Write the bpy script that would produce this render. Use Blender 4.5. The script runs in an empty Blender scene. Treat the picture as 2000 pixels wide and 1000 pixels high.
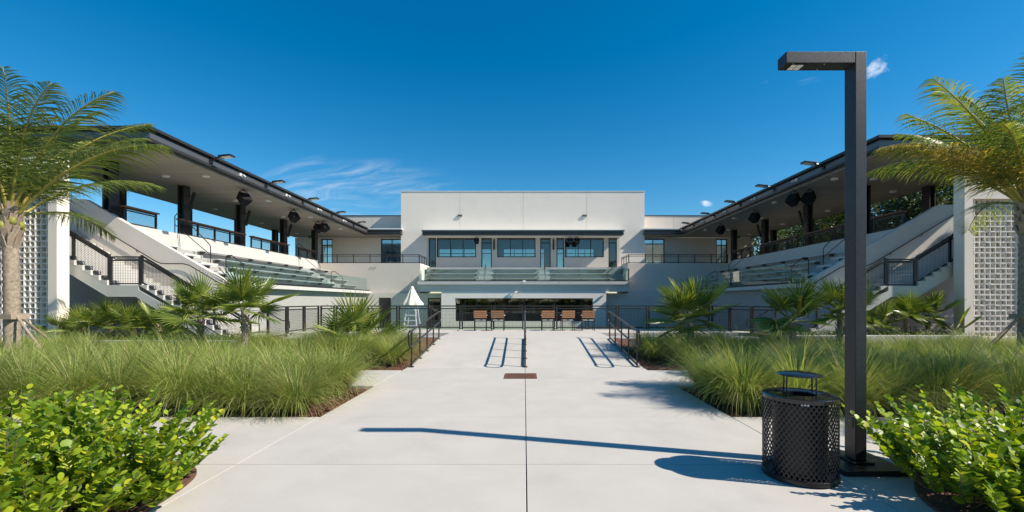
import bpy, bmesh, math, random
from mathutils import Vector, Matrix, Euler

R = math.radians
S = bpy.context.scene
COL = S.collection

# ------------------------------------------------------------------ camera
FPX, CXP, CYP, EYE = 860.0, 1024.0, 588.0, 1.69      # focal length and horizon in units of a 2000 px wide frame
cam = bpy.data.cameras.new('camera')
cam_o = bpy.data.objects.new('camera', cam); COL.objects.link(cam_o)
cam_o.location = (0, 0, EYE); cam_o.rotation_euler = (R(90), 0, 0)
cam.sensor_width = 36.0; cam.lens = FPX / 2000.0 * 36.0
cam.shift_x = (1000 - CXP) / 2000.0; cam.shift_y = (CYP - 500) / 2000.0
cam.clip_start = 0.05; cam.clip_end = 6000
S.camera = cam_o
def X(px, Y): return (px - CXP) / FPX * Y
def Z(py, Y): return EYE + (CYP - py) / FPX * Y

# ------------------------------------------------------------------ world, sun, exposure
SUN = Vector((1.142, -0.30, 1.0)).normalized()
W = bpy.data.worlds.new('World'); S.world = W; W.use_nodes = True
wn, wl = W.node_tree.nodes, W.node_tree.links
wn.clear()
def N(nodes, t, **kw):
    n = nodes.new(t)
    for k, v in kw.items():
        if k == 'ins':
            for a, b in v.items(): n.inputs[a].default_value = b
        else: setattr(n, k, v)
    return n
sky = N(wn, 'ShaderNodeTexSky', sky_type='NISHITA', sun_disc=False)
sky.sun_elevation = math.asin(SUN.z); sky.sun_rotation = math.atan2(SUN.x, SUN.y)
sky.air_density = 1.0; sky.dust_density = 0.2; sky.ozone_density = 3.0; sky.altitude = 0
hs = N(wn, 'ShaderNodeHueSaturation', ins={'Hue': 0.492, 'Saturation': 1.45, 'Value': 1.0})
wl.new(sky.outputs[0], hs.inputs['Color'])
tc = N(wn, 'ShaderNodeTexCoord'); sp = N(wn, 'ShaderNodeSeparateXYZ'); wl.new(tc.outputs['Generated'], sp.inputs[0])
def M(op, a, b=None, c=None):
    n = N(wn, 'ShaderNodeMath', operation=op)
    for i, q in enumerate((a, b, c)):
        if q is None: continue
        if isinstance(q, (int, float)): n.inputs[i].default_value = q
        else: wl.new(q, n.inputs[i])
    return n.outputs[0]
ymax = M('MAXIMUM', sp.outputs['Y'], 0.05)
U, V = M('DIVIDE', sp.outputs['X'], ymax), M('DIVIDE', sp.outputs['Z'], ymax)
def uvnoise(su, sv, rot, scale, detail, rough, dist=0.0):
    cr, sr = math.cos(rot), math.sin(rot)
    a = M('ADD', M('MULTIPLY', U, cr), M('MULTIPLY', V, sr)); b = M('SUBTRACT', M('MULTIPLY', V, cr), M('MULTIPLY', U, sr))
    cb = N(wn, 'ShaderNodeCombineXYZ'); wl.new(M('MULTIPLY', a, su), cb.inputs[0]); wl.new(M('MULTIPLY', b, sv), cb.inputs[1])
    n = N(wn, 'ShaderNodeTexNoise', ins={'Scale': scale, 'Detail': detail, 'Roughness': rough, 'Distortion': dist}); wl.new(cb.outputs[0], n.inputs['Vector'])
    return n.outputs['Fac']
def ell(px, py, rx, ry, rot=0.0):
    u0, v0 = (px - CXP) / FPX, (CYP - py) / FPX
    cr, sr = math.cos(rot), math.sin(rot)
    du, dv = M('SUBTRACT', U, u0), M('SUBTRACT', V, v0)
    a = M('ADD', M('MULTIPLY', du, cr), M('MULTIPLY', dv, sr)); b = M('SUBTRACT', M('MULTIPLY', dv, cr), M('MULTIPLY', du, sr))
    d = M('ADD', M('POWER', M('ABSOLUTE', M('DIVIDE', a, rx / FPX)), 2), M('POWER', M('ABSOLUTE', M('DIVIDE', b, ry / FPX)), 2))
    return M('SUBTRACT', 1.0, d)
def sat(v, lo, hi):
    n = N(wn, 'ShaderNodeMapRange', ins={'From Min': lo, 'From Max': hi}); n.interpolation_type = 'SMOOTHSTEP'; wl.new(v, n.inputs['Value']); return n.outputs[0]
cir = uvnoise(3.2, 17.0, 0.17, 1.5, 9, 0.68, 1.3)
cirm = M('MULTIPLY', sat(cir, 0.36, 0.80), M('MAXIMUM', sat(ell(690, 372, 230, 70, 0.02), 0.0, 1.0), M('MULTIPLY', sat(ell(560, 338, 95, 22, 0.35), 0.0, 0.8), 0.8)))
cirm = M('MULTIPLY', cirm, 0.36)
pn = uvnoise(9, 11, 0.3, 2.2, 8, 0.66, 0.4)
def puff(px, py, rx, ry, rot, k):
    return M('MULTIPLY', sat(M('ADD', ell(px, py, rx, ry, rot), M('MULTIPLY', M('SUBTRACT', pn, 0.5), 5.0)), 0.0, 1.6), k)
cl = M('MAXIMUM', cirm, puff(1717, 131, 30, 19, 0.5, 0.75))
cl = M('MAXIMUM', cl, puff(1380, 397, 15, 7.5, 0.0, 0.9))
cl = M('MAXIMUM', cl, M('MULTIPLY', M('MULTIPLY', sat(cir, 0.45, 0.7), sat(ell(1545, 160, 70, 14, 0.1), 0, 1)), 0.16))
cl = M('MINIMUM', M('MAXIMUM', cl, 0.0), 1.0)
mixc = N(wn, 'ShaderNodeMix', data_type='RGBA'); mixc.inputs['B'].default_value = (7.6, 8.0, 8.6, 1)
wl.new(cl, mixc.inputs['Factor']); wl.new(hs.outputs[0], mixc.inputs['A'])
bg = N(wn, 'ShaderNodeBackground', ins={'Strength': 0.098}); wl.new(mixc.outputs['Result'], bg.inputs['Color'])
wo = N(wn, 'ShaderNodeOutputWorld'); wl.new(bg.outputs[0], wo.inputs[0])
sl = bpy.data.lights.new('sun', 'SUN'); sl.energy = 5.0; sl.angle = R(0.53); sl.color = (1.0, 0.91, 0.77)
so = bpy.data.objects.new('sun', sl); COL.objects.link(so); so.rotation_euler = SUN.to_track_quat('Z', 'Y').to_euler(); so.location = SUN * 60
vs = S.view_settings; vs.view_transform = 'Standard'; vs.look = 'None'; vs.exposure = 0.5; vs.gamma = 1.0; vs.use_curve_mapping = False

# ------------------------------------------------------------------ materials
def mat(name):
    m = bpy.data.materials.new(name); m.use_nodes = True
    return m, m.node_tree.nodes, m.node_tree.links, m.node_tree.nodes['Principled BSDF']
def surf(name, col, rough=0.7, metal=0.0, var=0.12, scale=6.0, bump=0.15, bscale=60.0, spec=0.4, stain=None, speck=0.0):
    m, n, l, b = mat(name)
    b.inputs['Roughness'].default_value = rough; b.inputs['Metallic'].default_value = metal; b.inputs['Specular IOR Level'].default_value = spec
    geo = N(n, 'ShaderNodeTexCoord'); oi = N(n, 'ShaderNodeObjectInfo')
    off = N(n, 'ShaderNodeVectorMath', operation='MULTIPLY_ADD'); off.inputs[1].default_value = (1, 1, 1)
    rv = N(n, 'ShaderNodeCombineXYZ'); l.new(oi.outputs['Random'], rv.inputs[0]); l.new(oi.outputs['Random'], rv.inputs[1])
    l.new(geo.outputs['Object'], off.inputs[0]); l.new(rv.outputs[0], off.inputs[2])
    a = N(n, 'ShaderNodeTexNoise', ins={'Scale': scale, 'Detail': 6.0, 'Roughness': 0.62}); l.new(off.outputs[0], a.inputs['Vector'])
    r = N(n, 'ShaderNodeMapRange', ins={'From Min': 0.25, 'From Max': 0.75, 'To Min': 1 - var, 'To Max': 1 + var}); l.new(a.outputs['Fac'], r.inputs['Value'])
    mu = N(n, 'ShaderNodeVectorMath', operation='SCALE'); mu.inputs[0].default_value = col; l.new(r.outputs[0], mu.inputs['Scale'])
    cur = mu.outputs[0]
    if speck:
        s2 = N(n, 'ShaderNodeTexNoise', ins={'Scale': bscale, 'Detail': 3.0}); l.new(off.outputs[0], s2.inputs['Vector'])
        r2 = N(n, 'ShaderNodeMapRange', ins={'From Min': 0.3, 'From Max': 0.7, 'To Min': 1 - speck, 'To Max': 1 + speck}); l.new(s2.outputs['Fac'], r2.inputs['Value'])
        m2 = N(n, 'ShaderNodeVectorMath', operation='SCALE'); l.new(cur, m2.inputs[0]); l.new(r2.outputs[0], m2.inputs['Scale']); cur = m2.outputs[0]
    if stain:
        s = N(n, 'ShaderNodeTexNoise', ins={'Scale': stain[1], 'Detail': 8.0, 'Roughness': 0.7, 'Distortion': 0.6}); l.new(off.outputs[0], s.inputs['Vector'])
        q = N(n, 'ShaderNodeMapRange', ins={'From Min': 0.52, 'From Max': 0.75, 'To Min': 0.0, 'To Max': stain[2]}); l.new(s.outputs['Fac'], q.inputs['Value'])
        mx = N(n, 'ShaderNodeMix', data_type='RGBA'); mx.inputs['B'].default_value = (*stain[0], 1); l.new(q.outputs[0], mx.inputs['Factor']); l.new(cur, mx.inputs['A']); cur = mx.outputs['Result']
    l.new(cur, b.inputs['Base Color'])
    if bump:
        t = N(n, 'ShaderNodeTexNoise', ins={'Scale': bscale, 'Detail': 4.0}); l.new(geo.outputs['Object'], t.inputs['Vector'])
        bp = N(n, 'ShaderNodeBump', ins={'Strength': bump, 'Distance': 0.01}); l.new(t.outputs['Fac'], bp.inputs['Height']); l.new(bp.outputs[0], b.inputs['Normal'])
    return m
MT = {}
MT['slab'] = surf('concrete_paving', (0.49, 0.462, 0.425), 0.85, var=0.07, scale=1.3, bump=0.12, bscale=130, speck=0.05, stain=((0.36, 0.345, 0.315), 0.55, 0.45))
MT['stucco'] = surf('white_stucco', (0.82, 0.745, 0.66), 0.9, var=0.035, scale=0.7, bump=0.25, bscale=70, stain=((0.66, 0.625, 0.57), 0.5, 0.35))
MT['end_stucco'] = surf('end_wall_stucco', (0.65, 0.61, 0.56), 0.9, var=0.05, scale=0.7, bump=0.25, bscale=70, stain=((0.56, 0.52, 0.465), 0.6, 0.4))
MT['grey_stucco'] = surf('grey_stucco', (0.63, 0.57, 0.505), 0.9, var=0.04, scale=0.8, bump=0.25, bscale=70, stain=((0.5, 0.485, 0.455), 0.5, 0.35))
MT['concrete'] = surf('cast_concrete', (0.53, 0.52, 0.495), 0.85, var=0.06, scale=1.1, bump=0.15, bscale=60, stain=((0.48, 0.465, 0.44), 0.8, 0.5))
MT['tier'] = surf('tier_concrete', (0.36, 0.355, 0.34), 0.85, var=0.07, scale=1.1, bump=0.15, bscale=60)
MT['block'] = surf('cast_block', (0.80, 0.75, 0.69), 0.9, var=0.08, scale=9, bump=0.25, bscale=90)
MT['bronze'] = surf('dark_bronze_metal', (0.040, 0.037, 0.036), 0.42, metal=0.35, var=0.12, scale=4, bump=0.05, bscale=200)
MT['fascia'] = surf('grey_fascia_metal', (0.13, 0.13, 0.135), 0.4, metal=0.5, var=0.07, scale=3, bump=0.0)
MT['flash'] = surf('white_flashing', (0.7, 0.7, 0.69), 0.5, var=0.04, scale=3, bump=0)
MT['black'] = surf('black_coated_steel', (0.018, 0.018, 0.020), 0.32, metal=0.2, var=0.15, scale=8, bump=0.06, bscale=150, spec=0.5)
MT['gloss'] = surf('glossy_black_steel', (0.014, 0.014, 0.016), 0.10, metal=0.0, var=0.1, scale=8, bump=0.0, spec=0.6)
MT['coat'] = surf('coated_mesh', (0.022, 0.022, 0.024), 0.22, metal=0.1, var=0.1, scale=8, bump=0.0, spec=0.6)
MT['matte'] = surf('matte_black', (0.012, 0.012, 0.013), 0.75, var=0.1, scale=8, bump=0.0, spec=0.2)
MT['pole'] = surf('charcoal_powder_coat', (0.036, 0.038, 0.042), 0.38, metal=0.45, var=0.22, scale=26, bump=0.18, bscale=300, spec=0.5)
MT['rail'] = surf('bronze_pipe', (0.038, 0.036, 0.038), 0.28, metal=0.5, var=0.08, scale=6, bump=0)
MT['timber'] = surf('brown_timber', (0.20, 0.095, 0.055), 0.6, var=0.25, scale=9, bump=0.1, bscale=60)
MT['slat'] = surf('teak_slat', (0.46, 0.23, 0.115), 0.6, var=0.25, scale=14, bump=0.1, bscale=80)
MT['white'] = surf('white_paint', (0.78, 0.78, 0.76), 0.5, var=0.04, scale=5, bump=0)
MT['canvas'] = surf('cream_canvas', (0.72, 0.68, 0.58), 0.9, var=0.08, scale=5, bump=0.15, bscale=40)
MT['plank'] = surf('aluminium_plank', (0.62, 0.63, 0.63), 0.45, metal=0.25, var=0.05, scale=3, bump=0)
MT['lens'] = surf('diffuser_lens', (0.75, 0.74, 0.70), 0.4, var=0.02, bump=0)
MT['green'] = surf('green_plate', (0.02, 0.22, 0.07), 0.5, var=0.02, bump=0)
MT['rust'] = surf('rusty_iron', (0.17, 0.075, 0.05), 0.85, metal=0.2, var=0.35, scale=30, bump=0.3, bscale=120)
MT['mulch'] = surf('bark_mulch', (0.13, 0.062, 0.04), 0.95, var=0.5, scale=38, bump=0.9, bscale=45, speck=0.5)
MT['earth'] = surf('far_ground', (0.10, 0.12, 0.05), 0.95, var=0.35, scale=0.3, bump=0.3, bscale=2)
MT['court'] = surf('court_green', (0.09, 0.20, 0.085), 0.9, var=0.06, scale=1, bump=0.05)
MT['court_blue'] = surf('court_blue', (0.10, 0.20, 0.36), 0.9, var=0.06, scale=1, bump=0.05)
MT['line'] = surf('court_line_white', (0.75, 0.75, 0.73), 0.8, var=0.04, bump=0)
MT['trunk'] = surf('palm_bark', (0.29, 0.235, 0.18), 0.95, var=0.5, scale=14, bump=0.8, bscale=40)
MT['bark'] = surf('tree_bark', (0.16, 0.12, 0.09), 0.95, var=0.35, scale=9, bump=0.8, bscale=30)
MT['wood'] = surf('weathered_stake', (0.33, 0.26, 0.19), 0.9, var=0.25, scale=12, bump=0.4, bscale=50)
MT['nut'] = surf('coconut_husk', (0.26, 0.26, 0.05), 0.55, var=0.25, scale=9, bump=0.1)
MT['inside'] = surf('interior_wall', (0.42, 0.41, 0.39), 0.9, var=0.03, bump=0)
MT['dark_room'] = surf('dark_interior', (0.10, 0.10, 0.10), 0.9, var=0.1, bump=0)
def planks(name, col):
    m, n, l, b = mat(name)
    geo = N(n, 'ShaderNodeNewGeometry'); s = N(n, 'ShaderNodeSeparateXYZ'); l.new(geo.outputs['Position'], s.inputs[0])
    d = N(n, 'ShaderNodeMath', operation='MULTIPLY'); d.inputs[1].default_value = 1 / 0.15; l.new(s.outputs['Y'], d.inputs[0])
    fr = N(n, 'ShaderNodeMath', operation='FRACT'); l.new(d.outputs[0], fr.inputs[0])
    fl = N(n, 'ShaderNodeMath', operation='FLOOR'); l.new(d.outputs[0], fl.inputs[0])
    wn_ = N(n, 'ShaderNodeTexWhiteNoise', noise_dimensions='1D'); l.new(fl.outputs[0], wn_.inputs['W'])
    r = N(n, 'ShaderNodeMapRange', ins={'To Min': 0.9, 'To Max': 1.08}); l.new(wn_.outputs['Value'], r.inputs['Value'])
    mu = N(n, 'ShaderNodeVectorMath', operation='SCALE'); mu.inputs[0].default_value = col; l.new(r.outputs[0], mu.inputs['Scale'])
    g = N(n, 'ShaderNodeMapRange', ins={'From Min': 0.0, 'From Max': 0.09}); l.new(fr.outputs[0], g.inputs['Value'])
    bp = N(n, 'ShaderNodeBump', ins={'Strength': 0.9, 'Distance': 0.02}); l.new(g.outputs[0], bp.inputs['Height'])
    l.new(bp.outputs[0], b.inputs['Normal']); l.new(mu.outputs[0], b.inputs['Base Color']); b.inputs['Roughness'].default_value = 0.6
    return m
MT['soffit'] = planks('soffit_boards', (0.30, 0.262, 0.222))
def glass(name, tint, ior, gloss_col=(1, 1, 1), rough=0.0):
    m = bpy.data.materials.new(name); m.use_nodes = True; n, l = m.node_tree.nodes, m.node_tree.links; n.clear()
    o = N(n, 'ShaderNodeOutputMaterial'); mx = N(n, 'ShaderNodeMixShader'); t = N(n, 'ShaderNodeBsdfTransparent'); g = N(n, 'ShaderNodeBsdfGlossy')
    t.inputs[0].default_value = (*tint, 1); g.inputs['Color'].default_value = (*gloss_col, 1); g.inputs['Roughness'].default_value = rough
    lw = N(n, 'ShaderNodeLayerWeight', ins={'Blend': 0.5}); pw = N(n, 'ShaderNodeMath', operation='POWER'); pw.inputs[1].default_value = 4.0; l.new(lw.outputs['Facing'], pw.inputs[0])
    f0 = ((ior - 1) / (ior + 1)) ** 2; f = N(n, 'ShaderNodeMapRange', ins={'To Min': f0, 'To Max': 0.9}); l.new(pw.outputs[0], f.inputs['Value']); l.new(f.outputs[0], mx.inputs[0]); l.new(t.outputs[0], mx.inputs[1]); l.new(g.outputs[0], mx.inputs[2]); l.new(mx.outputs[0], o.inputs[0])
    return m
MT['guard_glass'] = glass('guard_glass', (0.80, 0.90, 0.89), 1.5)
MT['window_glass'] = glass('window_glass', (0.62, 0.70, 0.72), 1.85)
MT['dark_glass'] = glass('dark_window_glass', (0.30, 0.33, 0.33), 2.0)
def leafmat(name, cols, trans=0.35, rough=0.45, attr=None, base=None):
    """foliage: colour varies per leaf island and per object; optional attribute 't' runs base->tip along a blade"""
    m = bpy.data.materials.new(name); m.use_nodes = True; n, l = m.node_tree.nodes, m.node_tree.links; n.clear()
    o = N(n, 'ShaderNodeOutputMaterial'); b = N(n, 'ShaderNodeBsdfPrincipled', ins={'Roughness': rough, 'Specular IOR Level': 0.35}); t = N(n, 'ShaderNodeBsdfTranslucent')
    g = N(n, 'ShaderNodeNewGeometry'); oi = N(n, 'ShaderNodeObjectInfo')
    a = N(n, 'ShaderNodeMath', operation='ADD'); l.new(g.outputs['Random Per Island'], a.inputs[0]); l.new(oi.outputs['Random'], a.inputs[1])
    f = N(n, 'ShaderNodeMath', operation='FRACT'); l.new(a.outputs[0], f.inputs[0])
    cr = N(n, 'ShaderNodeValToRGB'); e = cr.color_ramp.elements
    for i, (p, c) in enumerate(cols):
        if i < 2: e[i].position = p; e[i].color = (*c, 1)
        else: q = e.new(p); q.color = (*c, 1)
    l.new(f.outputs[0], cr.inputs[0]); cur = cr.outputs[0]
    if attr:
        at = N(n, 'ShaderNodeAttribute', attribute_name=attr)
        mp = N(n, 'ShaderNodeMapRange', ins={'From Min': 0.02, 'From Max': 0.42}); l.new(at.outputs['Fac'], mp.inputs['Value'])
        mx = N(n, 'ShaderNodeMix', data_type='RGBA'); mx.inputs['A'].default_value = (*base, 1); l.new(mp.outputs[0], mx.inputs['Factor']); l.new(cur, mx.inputs['B']); cur = mx.outputs['Result']
    if attr:
        tv = N(n, 'ShaderNodeMapRange', ins={'To Min': 0.72, 'To Max': 1.18}); l.new(oi.outputs['Random'], tv.inputs['Value'])
        ts = N(n, 'ShaderNodeVectorMath', operation='SCALE'); l.new(cur, ts.inputs[0]); l.new(tv.outputs[0], ts.inputs['Scale']); cur = ts.outputs[0]
    l.new(cur, b.inputs['Base Color'])
    br = N(n, 'ShaderNodeVectorMath', operation='MULTIPLY'); br.inputs[1].default_value = (1.5, 1.45, 0.7); l.new(cur, br.inputs[0]); l.new(br.outputs[0], t.inputs[0])
    ms = N(n, 'ShaderNodeMixShader', ins={0: trans}); l.new(b.outputs[0], ms.inputs[1]); l.new(t.outputs[0], ms.inputs[2]); l.new(ms.outputs[0], o.inputs[0])
    return m
MT['grass'] = leafmat('fountain_grass', [(0, (0.18, 0.25, 0.05)), (1, (0.42, 0.43, 0.15)), (0.35, (0.25, 0.34, 0.075)), (0.7, (0.34, 0.41, 0.115)), (0.93, (0.56, 0.46, 0.23))], 0.32, 0.5, 't', (0.36, 0.28, 0.14))
MT['plume'] = leafmat('grass_plume', [(0, (0.42, 0.30, 0.19)), (1, (0.50, 0.38, 0.26))], 0.4, 0.8)
MT['coco'] = leafmat('round_glossy_leaf', [(0, (0.09, 0.17, 0.016)), (1, (0.50, 0.50, 0.035)), (0.45, (0.19, 0.30, 0.022)), (0.82, (0.34, 0.43, 0.03))], 0.36, 0.42)
MT['frond'] = leafmat('coconut_frond', [(0, (0.09, 0.14, 0.03)), (1, (0.26, 0.27, 0.06)), (0.5, (0.14, 0.20, 0.045))], 0.45, 0.38)
MT['frond_y'] = leafmat('yellowing_frond', [(0, (0.30, 0.26, 0.05)), (1, (0.55, 0.37, 0.09)), (0.5, (0.38, 0.32, 0.07)), (0.8, (0.50, 0.38, 0.18))], 0.5, 0.5)
MT['rachis'] = surf('frond_rib', (0.36, 0.31, 0.07), 0.5, var=0.2, scale=6, bump=0)
MT['fan'] = leafmat('fan_palm_leaf', [(0, (0.10, 0.16, 0.03)), (1, (0.36, 0.39, 0.09)), (0.5, (0.18, 0.25, 0.05))], 0.38, 0.32)
MT['flower'] = surf('yellow_flower', (0.6, 0.36, 0.03), 0.7, var=0.3, scale=30, bump=0.2)
MT['tree'] = leafmat('tree_leaf', [(0, (0.03, 0.06, 0.015)), (1, (0.14, 0.17, 0.035)), (0.5, (0.065, 0.10, 0.022))], 0.3, 0.4)
MT['cover'] = leafmat('ground_cover_leaf', [(0, (0.035, 0.075, 0.015)), (1, (0.12, 0.17, 0.03))], 0.3, 0.4)

# ------------------------------------------------------------------ mesh helpers
def worldloc(o):
    v = Vector((0, 0, 0))
    while o: v += o.location; o = o.parent
    return v
class MB:
    def __init__(s): s.v = []; s.f = []; s.t = None
    def add(s, vs_, fs_):
        k = len(s.v); s.v += [tuple(p) for p in vs_]; s.f += [tuple(i + k for i in f) for f in fs_]; return s
    def hexa(s, p): return s.add(p, [(0, 1, 2, 3), (7, 6, 5, 4), (0, 4, 5, 1), (1, 5, 6, 2), (2, 6, 7, 3), (3, 7, 4, 0)])
    def box(s, x0, x1, y0, y1, z0, z1):
        x0, x1 = min(x0, x1), max(x0, x1); y0, y1 = min(y0, y1), max(y0, y1); z0, z1 = min(z0, z1), max(z0, z1)
        return s.hexa([(x0, y0, z0), (x0, y1, z0), (x1, y1, z0), (x1, y0, z0), (x0, y0, z1), (x0, y1, z1), (x1, y1, z1), (x1, y0, z1)])
    def beam(s, p, q, w, h, up=(0, 0, 1)):
        p, q = Vector(p), Vector(q); d = (q - p).normalized(); u = Vector(up)
        if abs(d.dot(u)) > 0.98: u = Vector((0, 1, 0))
        a = d.cross(u).normalized() * (w / 2); b = a.cross(d).normalized() * (h / 2)
        return s.hexa([p - a - b, p + a - b, p + a + b, p - a + b, q - a - b, q + a - b, q + a + b, q - a + b])
    def tube(s, path, r, n=8, cap=True):
        path = [Vector(p) for p in path]; rs = r if isinstance(r, (list, tuple)) else [r] * len(path)
        k = len(s.v); nrm = None
        for i, p in enumerate(path):
            d = (path[min(i + 1, len(path) - 1)] - path[max(i - 1, 0)]).normalized()
            if nrm is None: nrm = d.orthogonal().normalized()
            else:
                nrm = nrm - d * nrm.dot(d)
                nrm = nrm.normalized() if nrm.length > 1e-6 else d.orthogonal().normalized()
            bn = d.cross(nrm)
            for j in range(n):
                a = 2 * math.pi * j / n; s.v.append(tuple(p + (nrm * math.cos(a) + bn * math.sin(a)) * rs[i]))
        for i in range(len(path) - 1):
            for j in range(n):
                a, b = k + i * n + j, k + i * n + (j + 1) % n; s.f.append((a, b, b + n, a + n))
        if cap: s.f.append(tuple(k + j for j in reversed(range(n)))); s.f.append(tuple(k + (len(path) - 1) * n + j for j in range(n)))
        return s
    def lathe(s, prof, c=(0, 0, 0), n=32):
        k = len(s.v)
        for (r, z) in prof:
            for j in range(n): a = 2 * math.pi * j / n; s.v.append((c[0] + r * math.cos(a), c[1] + r * math.sin(a), c[2] + z))
        for i in range(len(prof) - 1):
            for j in range(n): a, b = k + i * n + j, k + i * n + (j + 1) % n; s.f.append((a, b, b + n, a + n))
        return s
    def prism_xz(s, poly, y0, y1):
        n = len(poly); k = len(s.v)
        s.v += [(x, y0, z) for x, z in poly] + [(x, y1, z) for x, z in poly]
        s.f += [tuple(k + i for i in range(n)), tuple(k + n + i for i in reversed(range(n)))]
        s.f += [(k + i, k + n + i, k + n + (i + 1) % n, k + (i + 1) % n) for i in range(n)]
        return s
    def build(s, name, m, parent=None, local=False, smooth=False, bevel=0, fix=True, kind=None):
        me = bpy.data.meshes.new(name)
        if parent is not None and not local:
            w = worldloc(parent); v = [(a - w.x, b - w.y, c - w.z) for a, b, c in s.v]
        else: v = s.v
        me.from_pydata(v, [], s.f)
        if s.t is not None:
            at = me.attributes.new('t', 'FLOAT', 'POINT'); at.data.foreach_set('value', s.t)
        if fix:
            bm = bmesh.new(); bm.from_mesh(me); bmesh.ops.recalc_face_normals(bm, faces=bm.faces); bm.to_mesh(me); bm.free()
        if smooth:
            for p in me.polygons: p.use_smooth = True
            if smooth == 'auto': me.set_sharp_from_angle(angle=R(40))
        me.materials.append(MT[m] if isinstance(m, str) else m)
        o = bpy.data.objects.new(name, me); COL.objects.link(o)
        if parent is not None: o.parent = parent
        if bevel:
            b = o.modifiers.new('bevel', 'BEVEL'); b.width = bevel; b.segments = 2; b.limit_method = 'ANGLE'
        if kind: o['kind'] = kind
        return o
def B(*a): return MB().box(*a)
def tag(o, label, cat, group=None):
    o['label'] = label; o['category'] = cat
    if group: o['group'] = group
    return o
def thing(name, label, cat, loc=(0, 0, 0), group=None, rz=0):
    o = bpy.data.objects.new(name, None); COL.objects.link(o); o.location = loc; o.rotation_euler = (0, 0, rz); o.empty_display_size = 0.1
    return tag(o, label, cat, group)
def inst(me, name, parent=None, loc=(0, 0, 0), rot=(0, 0, 0), sc=1.0):
    o = bpy.data.objects.new(name, me); COL.objects.link(o); o.parent = parent; o.location = loc; o.rotation_euler = rot
    o.scale = (sc, sc, sc) if isinstance(sc, (int, float)) else sc
    return o
def copy_tree(o, parent=None):
    c = o.copy(); COL.objects.link(c); c.parent = parent
    for ch in o.children: copy_tree(ch, c)
    return c
def arc(c, r, a0, a1, n, plane='xz'):
    out = []
    for i in range(n + 1):
        a = a0 + (a1 - a0) * i / n
        out.append((c[0] + r * math.cos(a), c[1], c[2] + r * math.sin(a)) if plane == 'xz' else (c[0], c[1] + r * math.cos(a), c[2] + r * math.sin(a)))
    return out
def structure(o): o['kind'] = 'structure'; return o
def walls(parent, name, m, x0, x1, z0, z1, y0, y1, ops):
    """solid wall in the XZ plane with rectangular openings (xa,xb,za,zb), as butted boxes in one mesh"""
    xs = sorted({x0, x1, *[q for o in ops for q in o[:2]]}); mb = MB()
    for a, b in zip(xs[:-1], xs[1:]):
        mid = (a + b) / 2; cuts = sorted([o[2:] for o in ops if o[0] < mid < o[1]]); z = z0
        for c0, c1 in cuts:
            if c0 > z: mb.box(a, b, y0, y1, z, c0)
            z = max(z, c1)
        if z < z1: mb.box(a, b, y0, y1, z, z1)
    return mb.build(name, m, parent)

# ================================================================== THE SETTING
def gz(x, y):
    """height of the planted ground: rises beside the ramp to the terrace"""
    k = min(1, max(0, (y - 11.0) / 4.0)) * 0.36
    ax = abs(x); k *= 1 - min(1, max(0, (ax - 7.6) / 1.6))
    return -0.045 + k
g = MB(); g.add([(-3000, -3000, -0.50), (3000, -3000, -0.50), (3000, 3000, -0.50), (-3000, 3000, -0.50)], [(0, 1, 2, 3)])
structure(g.build('ground', 'earth', fix=False))
RAMP0, RAMP1, RT = 11.17, 14.93, 0.42
random.seed(3)
g = MB(); nx, ny = 150, 52
for j in range(ny + 1):
    for i in range(nx + 1):
        x, y = -30 + 60 * i / nx, 6.2 + 12.2 * j / ny
        z = gz(x, y) + random.uniform(-0.012, 0.012) if abs(x) > 3.1 and y > 6.5 else gz(x, y) - 0.05
        g.v.append((x, y, z))
for j in range(ny):
    for i in range(nx): a = j * (nx + 1) + i; g.f.append((a, a + 1, a + nx + 2, a + nx + 1))
structure(g.build('planting_bed', 'mulch', fix=False, smooth=True))
# bark chips lying on the bed where it shows along the kerb lines
random.seed(21); g = MB()
for k in range(2600):
    if k % 2: x = random.choice((-1, 1)) * random.uniform(3.06, 4.5); y = random.uniform(10.95, 13.6)
    else:
        x = random.choice((-1, 1)) * (3.08 + abs(random.gauss(0, 0.25)) if k % 4 else random.uniform(3.1, 9)); y = random.uniform(6.46, 8.4) if k % 4 else random.uniform(6.45, 6.75)
    z = gz(x, y) + 0.015; a = random.uniform(0, 3.14); l_, w_ = random.uniform(.02, .05), random.uniform(.008, .018)
    p = Vector((math.cos(a), math.sin(a), random.uniform(-.4, .4))) * l_; q = Vector((-math.sin(a), math.cos(a), random.uniform(-.4, .4))) * w_; c = Vector((x, y, z))
    g.add([c - p - q, c + p - q * .6, c + p * .9 + q, c - p * .8 + q], [(0, 1, 2, 3)])
ch = g.build('bark_chips', 'mulch', fix=False); ch['kind'] = 'stuff'; tag(ch, 'reddish brown bark chips strewn along the planting bed edges', 'mulch')

def slab(parent, x0, x1, y0, y1, z0=0.0, z1=None, th=0.1, gap=0.005):
    z1 = z0 if z1 is None else z1; e = gap
    x0 += e; x1 -= e; y0 += e; y1 -= e; c = 0.0025
    mb = MB().add([(x0, y0, z0 - th), (x1, y0, z0 - th), (x1, y1, z1 - th), (x0, y1, z1 - th), (x0, y0, z0 - c), (x1, y0, z0 - c), (x1, y1, z1 - c), (x0, y1, z1 - c),
                   (x0 + c, y0 + c, z0), (x1 - c, y0 + c, z0), (x1 - c, y1 - c, z1), (x0 + c, y1 - c, z1)],
                  [(3, 2, 1, 0), (0, 1, 5, 4), (1, 2, 6, 5), (2, 3, 7, 6), (3, 0, 4, 7), (4, 5, 9, 8), (5, 6, 10, 9), (6, 7, 11, 10), (7, 4, 8, 11), (8, 9, 10, 11)])
    return mb.build('slab', 'slab', parent, fix=False)
plaza = structure(B(-16, 16, -8, 6.4, -0.3, -0.104).build('pavement', 'tier'))
CJ = 0.02
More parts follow.
